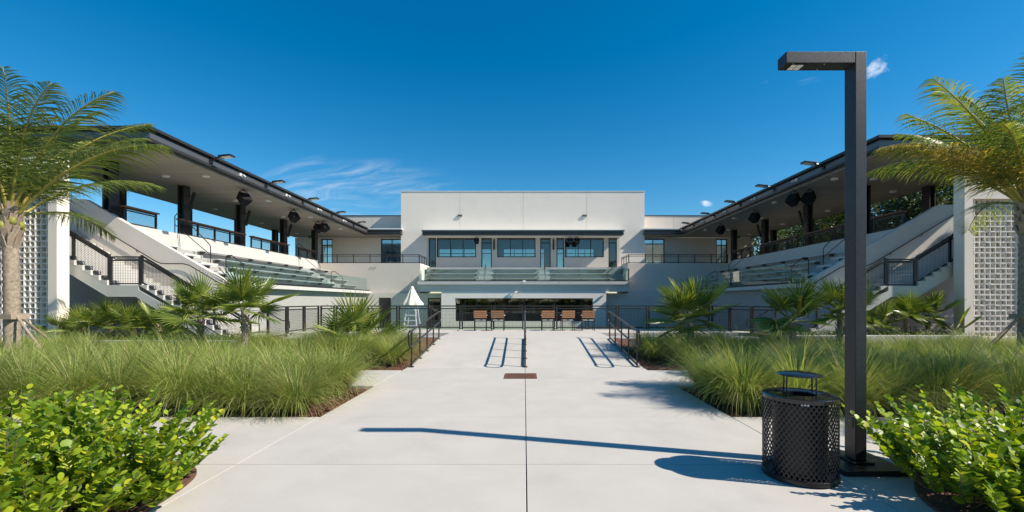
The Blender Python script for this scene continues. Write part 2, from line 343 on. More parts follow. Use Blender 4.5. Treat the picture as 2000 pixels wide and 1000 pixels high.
for (y0, y1) in ((-8, -4), (-4, -1), (-1, 1.0), (1.0, 2.78), (2.78, 4.56), (4.56, 6.42)):
    xs = [-16, -12, -9, -6.0, -2.98, CJ, 3.02, 6.0, 9, 12, 16] if y1 > 6 else [-16, -11.5, -7.2, -2.98, CJ, 3.02, 7.2, 11.5, 16]
    for a, b in zip(xs[:-1], xs[1:]): slab(plaza, a, b, y0, y1)
for (y0, y1) in ((6.42, 8.12), (8.12, RAMP0)):
    for a, b in ((-2.98, CJ), (CJ, 3.02)): slab(plaza, a, b, y0, y1)
for sx in (-1, 1): slab(plaza, *sorted((sx * 3.0, sx * 4.7)), 8.75, 10.75)
ramp = structure(MB().prism_xz([(-3.0, -0.3), (3.0, -0.3), (3.0, -0.104), (-3.0, -0.104)], RAMP0, 20).build('ramp', 'tier'))
for a, b in ((-2.98, CJ), (CJ, 3.02)):
    ym = (RAMP0 + RAMP1) / 2; slab(ramp, a, b, RAMP0, ym + 1.88, 0, RT)
terrace = structure(B(-9.4, 9.4, 16.2, 20.2, -0.45, RT - 0.104).build('terrace', 'tier'))
for (y0, y1) in ((RAMP1, 17.6), (17.6, 20.2)):
    for a, b in ((-9.4, -6.2), (-6.2, -2.98), (-2.98, CJ), (CJ, 3.02), (3.02, 6.2), (6.2, 9.4)):
        if y0 < 16 and abs(a + b) > 7: continue
        slab(terrace, a, b, y0, y1, RT)
court = structure(B(-12.4, 12.4, 20.2, 34.5, -0.48, -0.35).build('court', 'court'))
B(-8.0, 8.0, 22.2, 31.2, -0.349, -0.345).build('playing_surface', 'court_blue', court)
lm = MB()
for y in (22.3, 31.0): lm.box(-7.9, 7.9, y - .03, y + .05, -0.344, -0.341)
for x in (-7.9, 0, 7.85): lm.box(x, x + .05, 22.36, 30.96, -0.344, -0.341)
lm.build('court_lines', 'line', court)
for sx, pts in ((-1, [(-2.9, 1.4), (-2.98, 3.0), (-3.02, 3.6), (-3.1, 4.15), (-3.3, 4.45), (-3.8, 4.65), (-5, 4.8), (-12, 4.8), (-12, 1.4)]),
                (1, [(3.15, 1.4), (3.2, 2.9), (3.3, 3.6), (3.5, 3.98), (3.9, 4.35), (4.5, 4.7), (6, 4.8), (12, 4.8), (12, 1.4)])):
    for _ in range(2):     # round the corners of the bed
        q = []
        for i, p in enumerate(pts):
            o = pts[(i + 1) % len(pts)]; q += [(p[0] * .75 + o[0] * .25, p[1] * .75 + o[1] * .25), (p[0] * .25 + o[0] * .75, p[1] * .25 + o[1] * .75)]
        pts = q
    n = len(pts); mb = MB().add([(x, y, 0.003) for x, y in pts] + [(x, y, 0.03) for x, y in pts], [tuple(range(n, 2 * n))] + [(i, (i + 1) % n, n + (i + 1) % n, n + i) for i in range(n)])
    structure(mb.build('shrub_bed', 'mulch'))
# drain grate set in the paving
dg = thing('drain_grate', 'square rusty iron drain grate set in the concrete in front of the ramp', 'grate', (X(1017, 9.9), 9.9, 0.004))
gx, gy = dg.location.x, 9.9
mb = MB()
for a, b in (((-.36, .36), (-.33, -.30)), ((-.36, .36), (.30, .33)), ((-.36, -.33), (-.30, .30)), ((.33, .36), (-.30, .30))): mb.box(gx + a[0], gx + a[1], gy + b[0], gy + b[1], .003, .014)
mb.build('frame', 'rust', dg)
B(gx - .33, gx + .33, gy - .3, gy + .3, 0.002, 0.005).build('sump', 'black', dg)
for i in range(13):
    x = gx - .31 + i * .0517; B(x - .016, x + .016, gy - .30, gy + .30, .0055, .0125).build('bar', 'rust', dg)
for i in range(3): B(gx - .33, gx + .33, gy - .17 + i * .17 - .015, gy - .17 + i * .17 + .015, .0128, .0148).build('crossbar', 'rust', dg)

# ================================================================== guards with wire mesh
def guard_panel(parent, p0, p1, h=1.07, post=0.065, step=0.065, wire=0.007, gap=0.12, bot=0.10, endpost=(1, 1), name='guard_panel', m='bronze'):
    p0, p1 = Vector(p0), Vector(p1); up = Vector((0, 0, 1)); d = p1 - p0; L = d.length; du = d / L
    fr = MB()
    hor = Vector((d.x, d.y, 0)).normalized(); side = Vector((-hor.y, hor.x, 0))
    for k, q in ((0, p0), (1, p1)):
        if endpost[k]: fr.beam(q, q + up * h, post, post, up=hor)
    q0, q1 = p0 + hor * post * .51, p1 - hor * post * .51
    dz = d.z / max(1e-6, Vector((d.x, d.y, 0)).length)
    q0.z = p0.z + dz * post * .51; q1.z = p1.z - dz * post * .51
    for z, w in ((h - .025, .05), (h - gap - .02, .05), (bot, .05)): fr.beam(q0 + up * z, q1 + up * z, .05, w)
    o = fr.build(name, m, parent)
    me = MB(); z0, z1 = bot + .02, h - gap - .04; Lh = (q1 - q0).length; n = max(2, int(Lh / step))
    for i in range(1, n): b_ = q0 + (q1 - q0) * (i / n); me.beam(b_ + up * z0, b_ + up * z1, wire, wire, up=hor)
    n = max(2, int((z1 - z0) / step))
    for i in range(1, n): z = z0 + (z1 - z0) * i / n; me.beam(q0 + up * z, q1 + up * z, wire, wire)
    me.build('mesh_infill', m, o, fix=False)
    return o

# ================================================================== GRANDSTANDS
ZCON = 4.45
def grandstand(s, Yw, Yr, label):
    gs = thing('grandstand', label, 'grandstand', (s * 16, 27, -0.45))
    YE = 38.9
    def bx(a, b, y0, y1, z0, z1): return B(s * a, s * b, y0, y1, z0, z1)
    # stepped seating
    mb = MB()
    treads = [(12.26, 13.2, 2.45)] + [(13.2 + .72 * i, 13.92 + .72 * i, 2.84 + .39 * i) for i in range(4)]
    for a, b, z in treads: mb.box(s * a, s * b, Yw + .25, 34.28, -0.45 if a < 13 else 2.0, z)
    mb.build('seating_tier', 'tier', gs)
    bx(16.08, 16.3, Yw + .25, 34.28, 2.0, 4.83).build('concourse_wall', 'concrete', gs)
    bx(16.3, 20.6, Yw + .25, YE, 4.15, ZCON).build('concourse', 'tier', gs)
    bx(20.3, 20.6, Yw + .25, YE, -0.45, 4.15).build('rear_wall', 'grey_stucco', gs)
    # front ledge, cut into precast lengths
    n = 6
    for i in range(n):
        a = Yw + .26 + (34.27 - Yw - .26) * i / n; b = Yw + .26 + (34.27 - Yw - .26) * (i + 1) / n
        bx(11.9, 12.258, a + .006, b - .006, 2.28, 2.46).build('ledge', 'concrete', gs)
    # benches between the aisles
    AI = [(Yw + 2.0, Yw + 3.2), (30.3, 31.5)]
    secs = [(Yw + .3, AI[0][0]), (AI[0][1], AI[1][0]), (AI[1][1], 34.2)]
    for i in range(4):
        xr = 13.2 + .72 * i; zf = 2.45 + .39 * i
        for a, b in secs:
            pl = bx(xr - .30, xr - .012, a + .05, b - .05, zf + .40, zf + .44).build('bench_plank', 'plank', gs, bevel=.006)
            k = max(2, int((b - a) / 1.5)); leg = MB()
            for j in range(k): y = a + .25 + (b - a - .5) * j / (k - 1); leg.box(s * (xr - .24), s * (xr - .004), y - .02, y + .02, zf + .28, zf + .398)
            leg.build('bracket', 'fascia', pl, kind='stuff')
        for a, b in AI:   # half steps in the aisles
            bx(xr - .36, xr - .002, a + .05, b - .05, zf + .002, zf + .195).build('aisle_step', 'concrete', gs, bevel=.01)
    for a, b in AI:       # aisle rails
        y = (a + b) / 2
        for x0, x1, z0, z1 in ((13.55, 12.75, 2.84, 2.45), (16.15, 14.5, 4.83, 3.3)):
            if x0 > 15: path = [(s * x0, y + .35, z0 - .2)] + [(s * x0, y + .35, z0 + .78), (s * (x0 - .1), y + .35, z0 + .9), (s * (x0 - .25), y + .35, z0 + .88), (s * (x1 + .06), y + .35, z1 + 1.02), (s * x1, y + .35, z1 + .92), (s * x1, y + .35, z1)]
            else: path = [(s * x0, y, z0), (s * x0, y, z0 + .8), (s * (x0 - .08), y, z0 + .93), (s * (x0 - .25), y, z0 + .93), (s * (x1 + .06), y, z1 + .95), (s * x1, y, z1 + .85), (s * x1, y, z1)]
            t = MB().tube(path, .021, 8)
            m_ = len(path); pa, pb = Vector(path[1]), Vector(path[-2])
            t.tube([pa - Vector((0, 0, .38)), pb - Vector((0, 0, .40))], .017, 6)
            t.build('aisle_rail', 'rail', gs, smooth='auto')
    # glass guard
    y = Yw + .30
    while y < 33.4:
        y1 = min(y + 1.45, 34.15); bx(12.02, 12.034, y + .012, y1 - .012, 2.50, 3.40).build('glass_panel', 'guard_glass', gs); y = y1
    bx(12.0, 12.055, Yw + .28, 34.2, 2.462, 2.55).build('glass_shoe', 'black', gs)
    # sloped end wall and its coping
    zf, zt = 2.55, 5.72; xt = 11.9 + (zt - zf) / .58
    poly = [(11.9, -.45), (11.9, zf), (xt, zt), (19.6, zt), (19.6, -.45)]
    MB().prism_xz([(s * a, b) for a, b in poly], Yw, Yw + .24).build('end_wall', 'end_stucco', gs)
    # concourse guard with timber cap
    def guard_run(y0, y1):
        k = max(1, round((y1 - y0) / 1.15))
        for i in range(k):
            guard_panel(gs, (s * 16.19, y0 + (y1 - y0) * i / k, 4.83), (s * 16.19, y0 + (y1 - y0) * (i + 1) / k, 4.83), h=.66, step=.05, wire=.005, gap=.08, bot=.05, endpost=(1, 1 if i == k - 1 else 0))
        bx(16.06, 16.30, y0 - .05, y1 + .05, 5.495, 5.555).build('timber_cap', 'timber', gs)
    guard_run(Yw + .4, AI[0][0] - .05); guard_run(AI[0][1] + .05, 25.4); guard_run(26.1, 30.15); guard_run(31.6, 34.1)
    # columns: paired channels with a plate between
    rows = [(16.62, y) for y in (21.5, 25.8, 30.4, 34.9)] + [(19.75, y) for y in (17.6 if s < 0 else 18.4, 21.5, 25.8, 30.4, 34.9)]
    if s < 0: rows.append((16.62, 17.7))
    for x, y in rows:
        mb = MB(); mb.box(s * (x - .16), s * (x - .10), y - .2, y + .2, ZCON, 7.30).box(s * (x + .10), s * (x + .16), y - .2, y + .2, ZCON, 7.30).box(s * (x - .10), s * (x + .10), y - .03, y + .03, ZCON, 7.30)
        mb.box(s * (x - .05), s * (x + .05), y + .205, y + .3, ZCON, 7.30)
        mb.build('column', 'bronze', gs)
    # roof
    xi, xo = 13.4, 20.4
    roof = bx(xi + .12, xo - .1, Yr + .12, YE, 7.36, 7.80).build('roof', 'fascia', gs)
    mb = MB()
    def edge(x_in, x_out, y_n, z0, z1, t):   # a strip running along the court edge, round the near end and the outer edge
        m_ = MB(); m_.box(s * x_in, s * (x_in + t), y_n, 37.55, z0, z1); m_.box(s * (x_in + t), s * (x_out - t), y_n, y_n + t, z0, z1); m_.box(s * (x_out - t), s * x_out, y_n, YE, z0, z1); return m_
    edge(xi - .12, xo + .12, Yr - .12, 7.815, 7.92, .5).build('roof_cap', 'bronze', roof)
    edge(xi + .03, xo - .03, Yr + .03, 7.745, 7.812, .1).build('shadow_gap', 'black', roof)
    edge(xi, xo, Yr, 7.52, 7.742, .11).build('fascia', 'fascia', roof)
    edge(xi - .05, xo + .05, Yr - .05, 7.42, 7.517, .2).build('gutter', 'bronze', roof)
    y = Yr + .15; 
    while y < YE - .3:
        y1 = min(y + 2.3, YE); bx(xi + .17, xo - .17, y + .008, y1 - .008, 7.31, 7.357).build('soffit_panel', 'soffit', roof); y = y1
    return gs
gL = grandstand(-1, 17.4, 15.75, 'roofed concrete grandstand with sunlit seats and open blue sky behind its columns')
gR = grandstand(1, 18.4, 16.6, 'roofed concrete grandstand in shade with green trees behind its columns')

def bulbtag(s): return ('roof with open blue sky behind', 'sunlit') if s < 0 else ('roof with trees behind', 'shaded')
ORD = ('first', 'second', 'third', 'fourth', 'fifth', 'sixth')
# lights, speakers and floodlights under and along the roofs
def downlight_mesh():
    a = MB().lathe([(0.001, .075), (.15, .075), (.15, 0), (.125, -.02), (.11, -.02)], n=16); return a
dl0 = None
for s, yo in ((-1, 0), (1, .5)):
    for x in (14.2, 16.0, 18.8):
        for y in (19.65, 24.45, 29.2, 34.0):
            yy = y + yo + (2.3 if x > 18 else 0)
            if dl0 is None:
                dl0 = thing('downlight', '', 'ceiling light', (0, 0, 0)); downlight_mesh().build('housing', 'flash', dl0, local=True, smooth='auto')
                MB().lathe([(0.001, -.012), (.109, -.012)], n=16).build('lens', 'lens', dl0, local=True); d = dl0
            else: d = copy_tree(dl0)
            d.location = (s * x, yy, 7.238)
            d['label'] = 'white downlight of the ' + ('sky-backed' if s < 0 else 'tree-backed') + ' grandstand, ' + {14.2: 'court-edge', 16.0: 'middle', 18.8: 'rear'}[x] + ' row, ' + ORD[3 - (19.65, 24.45, 29.2, 34.0).index(y)] + ' from the clubhouse'; d['group'] = 'downlights under the ' + ('sky-backed' if s < 0 else 'tree-backed') + ' grandstand roof'; d['category'] = 'ceiling light'
def speaker(loc, rz, tilt, label, group=None, sc=1.0):
    t = thing('loudspeaker', label, 'loudspeaker', loc, group, rz)
    mb = MB(); w, h, d = .27 * sc, .25 * sc, .22 * sc; rot = Euler((tilt, 0, 0)).to_matrix(); zc = -.46 * sc
    pts = [(-w * .6, d, -h), (w * .6, d, -h), (w, -d, -h), (-w, -d, -h), (-w * .6, d, h), (w * .6, d, h), (w, -d, h), (-w, -d, h)]
    mb.hexa([rot @ Vector(p) + Vector((0, 0, zc)) for p in pts]).build('cabinet', 'matte', t, local=True, bevel=.012)
    q = [rot @ Vector(p) + Vector((0, 0, zc)) for p in [(-w * .92, -d - .012, -h * .9), (w * .92, -d - .012, -h * .9), (w * .92, -d - .012, h * .9), (-w * .92, -d - .012, h * .9), (-w * .92, -d - .002, -h * .9), (w * .92, -d - .002, -h * .9), (w * .92, -d - .002, h * .9), (-w * .92, -d - .002, h * .9)]]
    MB().hexa(q).build('grille', 'matte', t, local=True)
    MB().tube([(-w * .7, 0, zc), (-w * .75, 0, -.13), (-w * .4, 0, -.045), (w * .4, 0, -.045), (w * .75, 0, -.13), (w * .7, 0, zc)], .022, 6).tube([(0, 0, -.05), (0, 0, .02)], .04, 8).build('yoke', 'black', t, local=True, smooth='auto')
    return t
for s, yy, dx, grp in ((-1, 22.2, 0, 0), (-1, 27.0, 0, 0), (-1, 30.9, -.1, 1), (-1, 31.15, .45, 1), (1, 22.1, .15, 1), (1, 22.4, -.45, 1), (1, 27.2, .1, 0), (1, 31.9, .1, 0)):
    back = 'open sky' if s < 0 else 'trees'
    lab = ('black loudspeaker, one of a close pair, hung under the roof backed by ' if grp else 'single black loudspeaker under the roof backed by ') + back + ('' if grp else ', nearer the clubhouse' if yy > (25 if s < 0 else 30) else ', farther from the clubhouse')
    speaker((s * (14.15 + dx), yy, 7.29), s * R(-68 if s < 0 else -68), R(-38), lab, ('paired' if grp else 'single') + ' loudspeakers under the roof backed by ' + back)
for s, ys in ((-1, (21.5, 25.8, 30.4)), (1, (21.5, 25.8, 30.4))):
    for i, y in enumerate(ys):
        t = thing('line_speaker', 'slim black line speaker on a column of the ' + ('sky-backed' if s < 0 else 'tree-backed') + ' grandstand, ' + ORD[2 - i] + ' from the clubhouse', 'loudspeaker', (s * 16.4, y - .05, 6.2), 'line speakers on columns of the ' + ('sky-backed' if s < 0 else 'tree-backed') + ' grandstand')
        MB().beam((s * 16.28, y - .05, 6.1), (s * 16.05, y - .05, 6.98), .13, .11, up=(0, 1, 0)).build('cabinet', 'black', t, bevel=.01)
        MB().beam((s * 16.52, y - .05, 6.3), (s * 16.22, y - .05, 6.35), .04, .04).build('bracket', 'bronze', t); MB().beam((s * 16.52, y - .05, 6.8), (s * 16.10, y - .05, 6.8), .04, .04).build('bracket', 'bronze', t)
for s, ys in ((-1, (18.8, 22.8, 26.6, 30.6, 34.5)), (1, (19.7, 23.6, 27.3, 31.0, 34.8))):
    for i, y in enumerate(ys):
        bk = 'sky-backed' if s < 0 else 'tree-backed'
        t = thing('floodlight', 'flat black floodlight on the roof edge of the ' + bk + ' grandstand, ' + ORD[4 - i] + ' from the clubhouse', 'floodlight', (s * 13.36, y, 7.7), 'floodlights along the roof edge of the ' + bk + ' grandstand')
        MB().hexa([(s * 12.45, y - .17, 7.86), (s * 12.45, y + .17, 7.86), (s * 12.98, y + .17, 7.79), (s * 12.98, y - .17, 7.79), (s * 12.45, y - .17, 7.93), (s * 12.45, y + .17, 7.93), (s * 12.98, y + .17, 7.88), (s * 12.98, y - .17, 7.88)]).build('head', 'black', t, bevel=.01)
        MB().hexa([(s * 12.5, y - .14, 7.842), (s * 12.5, y + .14, 7.842), (s * 12.86, y + .14, 7.794), (s * 12.86, y - .14, 7.794), (s * 12.5, y - .14, 7.852), (s * 12.5, y + .14, 7.852), (s * 12.86, y + .14, 7.804), (s * 12.86, y - .14, 7.804)]).build('lens', 'lens', t)
        MB().tube([(s * 12.97, y, 7.835), (s * 13.15, y, 7.80), (s * 13.395, y, 7.66)], .035, 8).box(s * 13.34, s * 13.398, y - .09, y + .09, 7.56, 7.72).build('arm', 'black', t, smooth='auto')
        if i < 4:
            ym = y + 1.95
            c = thing('camera_bracket', 'small white bracket on the roof fascia of the ' + bk + ' grandstand, ' + ORD[3 - i] + ' from the clubhouse', 'bracket', (s * 13.39, ym, 7.63), 'fascia brackets of the ' + bk + ' grandstand')
            B(s * 13.34, s * 13.398, ym - .07, ym + .07, 7.57, 7.71).build('plate', 'flash', c)
            MB().tube([(s * 13.34, ym, 7.62), (s * 13.22, ym, 7.62), (s * 13.16, ym + .05, 7.55)], .03, 8).build('stub', 'flash', c, smooth='auto')
# painted row letters on the aisle steps
def text(s_, size, loc, rot, m, parent):
    cu = bpy.data.curves.new('lettering', 'FONT'); cu.body = s_; cu.size = size; cu.extrude = .001; cu.align_x = 'CENTER'
    o = bpy.data.objects.new('lettering', cu); COL.objects.link(o); dg_ = bpy.context.evaluated_depsgraph_get(); me = bpy.data.meshes.new_from_object(o.evaluated_get(dg_)); bpy.data.objects.remove(o)
    me.materials.clear(); me.materials.append(MT[m]); q = bpy.data.objects.new('lettering', me); COL.objects.link(q); q.parent = parent
    q.location = Vector(loc) - worldloc(parent); q.rotation_euler = rot
text('A1', .26, (-15.355 + .004, 19.75, 3.66), (R(90), 0, R(90)), 'black', gL)
text('A', .24, (-13.195 + .004, 19.75, 2.50), (R(90), 0, R(90)), 'black', gL)
for s in (-1, 1):
    t = thing('exit_sign', 'small green sign hung under the soffit of the ' + ('sky-backed' if s < 0 else 'tree-backed') + ' grandstand', 'sign', (s * 17.2, 35.6, 6.95))
    B(s * 17.0, s * 17.45, 35.6, 35.64, 6.78, 7.0).build('plate', 'green', t); B(s * 17.21, s * 17.24, 35.61, 35.63, 7.0, 7.306).build('hanger', 'bronze', t)

# ================================================================== STAIRCASES, SCREENS, PLANTERS at the near ends
def staircase(s, Ys, Yw, label):
    st = thing('staircase', label, 'staircase', (s * 12.5, Ys + 1, 0))
    run, rise = .283, .1723; xl0, xl1, zl = 13.27, 14.35, 2.24; Y0, Y1 = Ys, Yw - .03
    th = .23
    n1 = 13; xb = xl0 - run * n1
    def px(poly, y0, y1): return MB().prism_xz([(s * a, b) for a, b in poly], y0, y1)
    # lower flight, landing, upper flight: sloping slabs with wedge steps on top
    px([(xb, 0.0), (xb + .01, -.25), (xb + .4, -.25), (xl0 + .1, zl - rise - th), (xl0, zl - rise)], Y0, Y1).build('flight', 'concrete', st)
    for i in range(n1):
        z = i * rise; a = xb + run * i
        px([(a, z), (a, z + rise), (a + run - .002, z + rise)], Y0 - .003, Y1 - .002).build('step', 'concrete', st)
    px([(xl0 + .002, zl - rise), (xl0 + .102, zl - rise - th), (xl1, zl - rise - th), (xl1, zl), (xl0 + .002, zl)], Y0, Y1).build('landing', 'concrete', st)
    n2 = 13; xe = xl1 + run * n2; ze = zl + rise * n2
    px([(xl1 + .002, zl - .002), (xl1 + .002, zl - rise - th), (xe, ze - rise - th), (xe, ze)], Y0, Y1).build('flight', 'concrete', st)
    for i in range(n2):
        z = zl + i * rise; a = xl1 + .004 + run * i
        px([(a, z), (a, z + rise), (a + run - .002, z + rise)], Y0 - .003, Y1 - .002).build('step', 'concrete', st)
    B(s * (xe + .004), s * 20.6, Ys - .05, Yw + .248, ze - .25, ze).build('top_landing', 'concrete', st)
    # near guard
    yg = Y0 + .10
    def gp(x0, z0, x1, z1, **k): guard_panel(st, (s * x0, yg, z0), (s * x1, yg, z1), h=1.0, step=.055, wire=.0075, **k)
    sl = rise / run
    k = 3
    for i in range(k):
        xa, xb_ = xb - .1 + (xl0 - .03 - xb + .1) * i / k, xb - .1 + (xl0 - .03 - xb + .1) * (i + 1) / k
        gp(xa, zl - (xl0 - xa) * sl + .06, xb_, zl - (xl0 - xb_) * sl + .06, endpost=(1, 1 if i == k - 1 else 0), bot=.06)
    gp(xl0 + .04, zl, xl1 - .04, zl, bot=.05)
    k = 3
    for i in range(k):
        xa, xb_ = xl1 + .03 + (xe - xl1) * i / k, xl1 + .03 + (xe - xl1) * (i + 1) / k
        gp(xa, zl + (xa - xl1) * sl + .06, xb_, zl + (xb_ - xl1) * sl + .06, endpost=(1, 1 if i == k - 1 else 0), bot=.06)
    # pipe handrails: along the guard and along the end wall
    for yy in (yg + .1, Yw - .09):
        path = [(s * (xb - .35), yy, .62), (s * (xb - .35), yy, .90), (s * (xb - .05), yy, .93), (s * (xl0 - .1), yy, zl + .86), (s * (xl0 + .15), yy, zl + .92), (s * (xl1 - .1), yy, zl + .92), (s * (xl1 + .15), yy, zl + 1.02), (s * xe, yy, ze + .9)]
        t = MB().tube(path, .021, 8)
        for x, z in ((xb + .8, .93 + .8 * sl * .97), (xb + 2.4, .93 + 2.35 * sl), (xl1 + .9, zl + .92 + .9 * sl), (xl1 + 2.2, zl + .9 + 2.2 * sl)):
            t.tube([(s * x, yy, z), (s * x, yy, z - .07), (s * x, yy + (.09 if yy > Ys + 1 else -.09), z - .09)], .012, 6)
        t.build('handrail', 'rail', st, smooth='auto')
    return st
staircase(-1, 15.15, 17.4, 'concrete staircase with mesh guards and landing against the sunlit end wall')
staircase(1, 16.05, 18.4, 'concrete staircase with mesh guards whose steps lie in dark shade')

def block_mesh(flip):
    """pierced square block: outer frame, funnel running back to a smaller off-centre hole"""
    h, d = .0925, .095; f = .017; ox, oz, r = .014 * flip, .004, .060
    o = [(-h, -h), (h, -h), (h, h), (-h, h)]; i = [(-h + f, -h + f), (h - f, -h + f + .008), (h - f - .010 * flip, h - f), (-h + f, h - f - .010)]
    k = [(ox - r, oz - r), (ox + r, oz - r), (ox + r * .8, oz + r), (ox - r, oz + r * .85)]
    mb = MB(); mb.v = [(x, 0, z) for x, z in o] + [(x, -.004, z) for x, z in i] + [(x, d, z) for x, z in k] + [(x, d, z) for x, z in o]
    for a in range(4):
        b = (a + 1) % 4; mb.f += [(a, b, 4 + b, 4 + a), (4 + a, 4 + b, 8 + b, 8 + a), (8 + a, 8 + b, 12 + b, 12 + a), (12 + a, 12 + b, b, a)]
    ob = mb.build('block_source', 'block'); me = ob.data; bpy.data.objects.remove(ob); return me
BLK = [block_mesh(1), block_mesh(-1)]
def screen(s, Yt, zb, label):
    sc = thing('screen_wall', label, 'screen wall', (s * 17, Yt, 0))
    nc, nr, p = 11, 26, .1872; xa = 15.80; xb = xa + nc * p; zt = zb + nr * p; D = .40
    walls(sc, 'frame', 'stucco', *sorted((s * 15.5, s * 18.6)), -.45, 6.5, Yt, Yt + D, [(*sorted((s * (xa - .004), s * (xb + .004))), zb - .004, zt + .004)])
    B(s * (xa - .002), s * (xb + .002), Yt + .30, Yt + .38, zb - .002, zt + .002).build('backing', 'tier', sc)
    rnd = random.Random(5)
    for c in range(nc):
        for r in range(nr):
            inst(BLK[(c + r) % 2], 'pierced_block', sc, Vector((s * (xa + p * (c + .5)), Yt + .13 + rnd.uniform(-.006, .006), zb + p * (r + .5))) - sc.location, (0, 0, 0))
    return sc
screen(-1, 14.6, .33, 'white screen wall of pierced blocks behind the palm with propped trunk, sunlit on its side')
screen(1, 15.5, .42, 'white screen wall of pierced blocks beside the shaded staircase')

def planter(s, Yp, Yt, Yw, z, label):
    p = thing('planter', label, 'planter', (s * 12, Yp, 0))
    B(s * 9.0, s * 15.498, Yp, Yp + .2, -.3, z).build('wall', 'concrete', p, bevel=.01)
    B(s * 9.0, s * 15.498, Yp + .202, Yw - .6, -.3, z - .09).build('soil', 'mulch', p)
planter(-1, 14.0, 14.6, 17.3, .43, 'low concrete planter wall under the sunlit staircase')
planter(1, 14.95, 15.5, 18.2, .52, 'low concrete planter wall under the shaded staircase')

# ================================================================== CLUBHOUSE
cb = thing('clubhouse', 'white stucco clubhouse with flat parapet, tall central block and balcony seating', 'building', (0, 40, -.35))
YF = 38.0
def win(parent, x0, x1, z0, z1, y, cols, gm='window_glass', fr=.085, name='window', transom=None, hand=False):
    mb = MB(); mb.box(x0, x1, y - .03, y + .06, z0, z0 + fr).box(x0, x1, y - .03, y + .06, z1 - fr, z1).box(x0, x0 + fr, y - .03, y + .06, z0 + fr, z1 - fr).box(x1 - fr, x1, y - .03, y + .06, z0 + fr, z1 - fr)
    xs = [x0 + fr] + cols + [x1 - fr]
    for c in cols: mb.box(c - .03, c + .03, y - .028, y + .058, z0 + fr, z1 - fr)
    if transom: mb.box(x0 + fr, x1 - fr, y - .026, y + .056, transom - .04, transom + .04)
    o = mb.build(name, 'black', parent)
    for i, (a, b) in enumerate(zip(xs[:-1], xs[1:])):
        a2, b2 = a + (.03 if i else 0), b - (.03 if i < len(cols) else 0)
        for c, d in ([(z0 + fr, transom - .04), (transom + .04, z1 - fr)] if transom else [(z0 + fr, z1 - fr)]): B(a2, b2, y + .005, y + .017, c, d).build('pane', gm, o)
    if hand: MB().tube([(x0 + fr + .12, y - .04, z0 + .9), (x0 + fr + .12, y - .09, z0 + .92), (x0 + fr + .12, y - .09, z0 + 1.25), (x0 + fr + .12, y - .04, z0 + 1.27)], .014, 6).build('handle', 'fascia', o)
    return o
zd = ZCON; zt = Z(463.5, YF); zs = Z(502.5, YF)
fx = lambda p: X(p, YF)
ops = [(fx(837), fx(851.5), zd, zt), (fx(853), fx(930), zs, zt), (fx(940), fx(960.5), zd, zt), (fx(971), fx(1046), zs, zt), (fx(1055), fx(1075.5), zd, zt), (fx(1087), fx(1101.5), zd, zt), (fx(1103), fx(1179.5), zs, zt), (fx(1188.5), fx(1205), zd, zt)]
xl, xr = fx(783), fx(1259); ztop = Z(373, YF)
ZC = 7.62
walls(cb, 'upper_wall', 'grey_stucco', fx(833), fx(1210), zd - .2, ZC, YF, YF + .3, ops)
walls(cb, 'side_wall', 'stucco', xl, fx(833) - .002, 2.2, ZC, YF, YF + .3, []); walls(cb, 'side_wall', 'stucco', fx(1210) + .002, xr, 2.2, ZC, YF, YF + .3, [])
cuts = [xl, fx(898), fx(1022), fx(1146), xr]
for a, b in zip(cuts[:-1], cuts[1:]): B(a + .012, b - .012, YF - .002, YF + .3, ZC + .002, ztop - .06).build('wall_panel', 'stucco', cb)
B(xl + .05, xr - .05, YF + .02, YF + .28, ZC + .003, ztop - .07).build('joint_backing', 'grey_stucco', cb)
B(xl - .03, xr + .03, YF - .04, YF + .36, ztop - .058, ztop).build('coping', 'flash', cb)
B(xl, xl + .3, YF + .302, 48, -.35, ztop - .1).build('return_wall', 'stucco', cb); B(xr - .3, xr, YF + .302, 48, -.35, ztop - .1).build('return_wall', 'stucco', cb)
B(xl + .302, xr - .302, YF + .302, 47.68, 8.3, 8.5).build('ceiling', 'inside', cb)
B(xl + .302, xr - .302, YF + .302, 47.68, zd - .3, zd - .02).build('floor', 'inside', cb)
B(xl + .1, xr - .1, YF + .35, 48, ztop - .5, ztop - .35).build('roof', 'grey_stucco', cb)
bo = [(-9.3, -5.1, 5.3, 7.4), (-4.75, -3.35, 4.5, 7.4), (-2.3, 1.35, 5.3, 7.4), (1.55, 2.2, 4.5, 7.4), (3.2, 4.3, 4.5, 7.4), (4.55, 7.6, 5.3, 7.4)]
walls(cb, 'rear_wall', 'inside', xl + .302, xr - .302, zd - .3, 8.3, 47.7, 48.0, bo)
for a, b, c, d in bo: win(cb, a, b, c, d, 47.85, [a + (b - a) * k / 3 for k in (1, 2)] if b - a > 2 else [], transom=6.85, gm='guard_glass')
for k, (a, b, c, d) in enumerate(ops):
    cols = [a + (b - a) * q for q in (.345, .665)] if b - a > 2 else []
    win(cb, a, b, c, d, YF + .1, cols, name='window' if b - a > 2 or k in (0, 5) else 'door', transom=None if b - a > 2 or k == 0 else (6.72 if k != 5 else 6.2), hand=(b - a < 1.2 and k not in (0, 5)))
# canopy over the balcony doors
cxa, cxb, cy0 = X(823, 36.7), X(1220, 36.7), 36.7
cn = B(cxa + .12, cxb - .12, cy0 + .12, YF - .002, 7.18, 7.50).build('canopy', 'fascia', cb)
B(cxa, cxb, cy0, YF - .004, 7.502, 7.60).build('canopy_cap', 'fascia', cn); B(cxa - .03, cxb + .03, cy0 - .03, YF - .004, 7.602, 7.65).build('flashing', 'flash', cn)
B(cxa + .05, cxb - .05, cy0 + .05, YF - .004, 7.25, 7.42).build('canopy_band', 'bronze', cn)
B(cxa + .2, cxb - .2, cy0 + .2, YF - .004, 7.13, 7.178).build('soffit', 'stucco', cn)
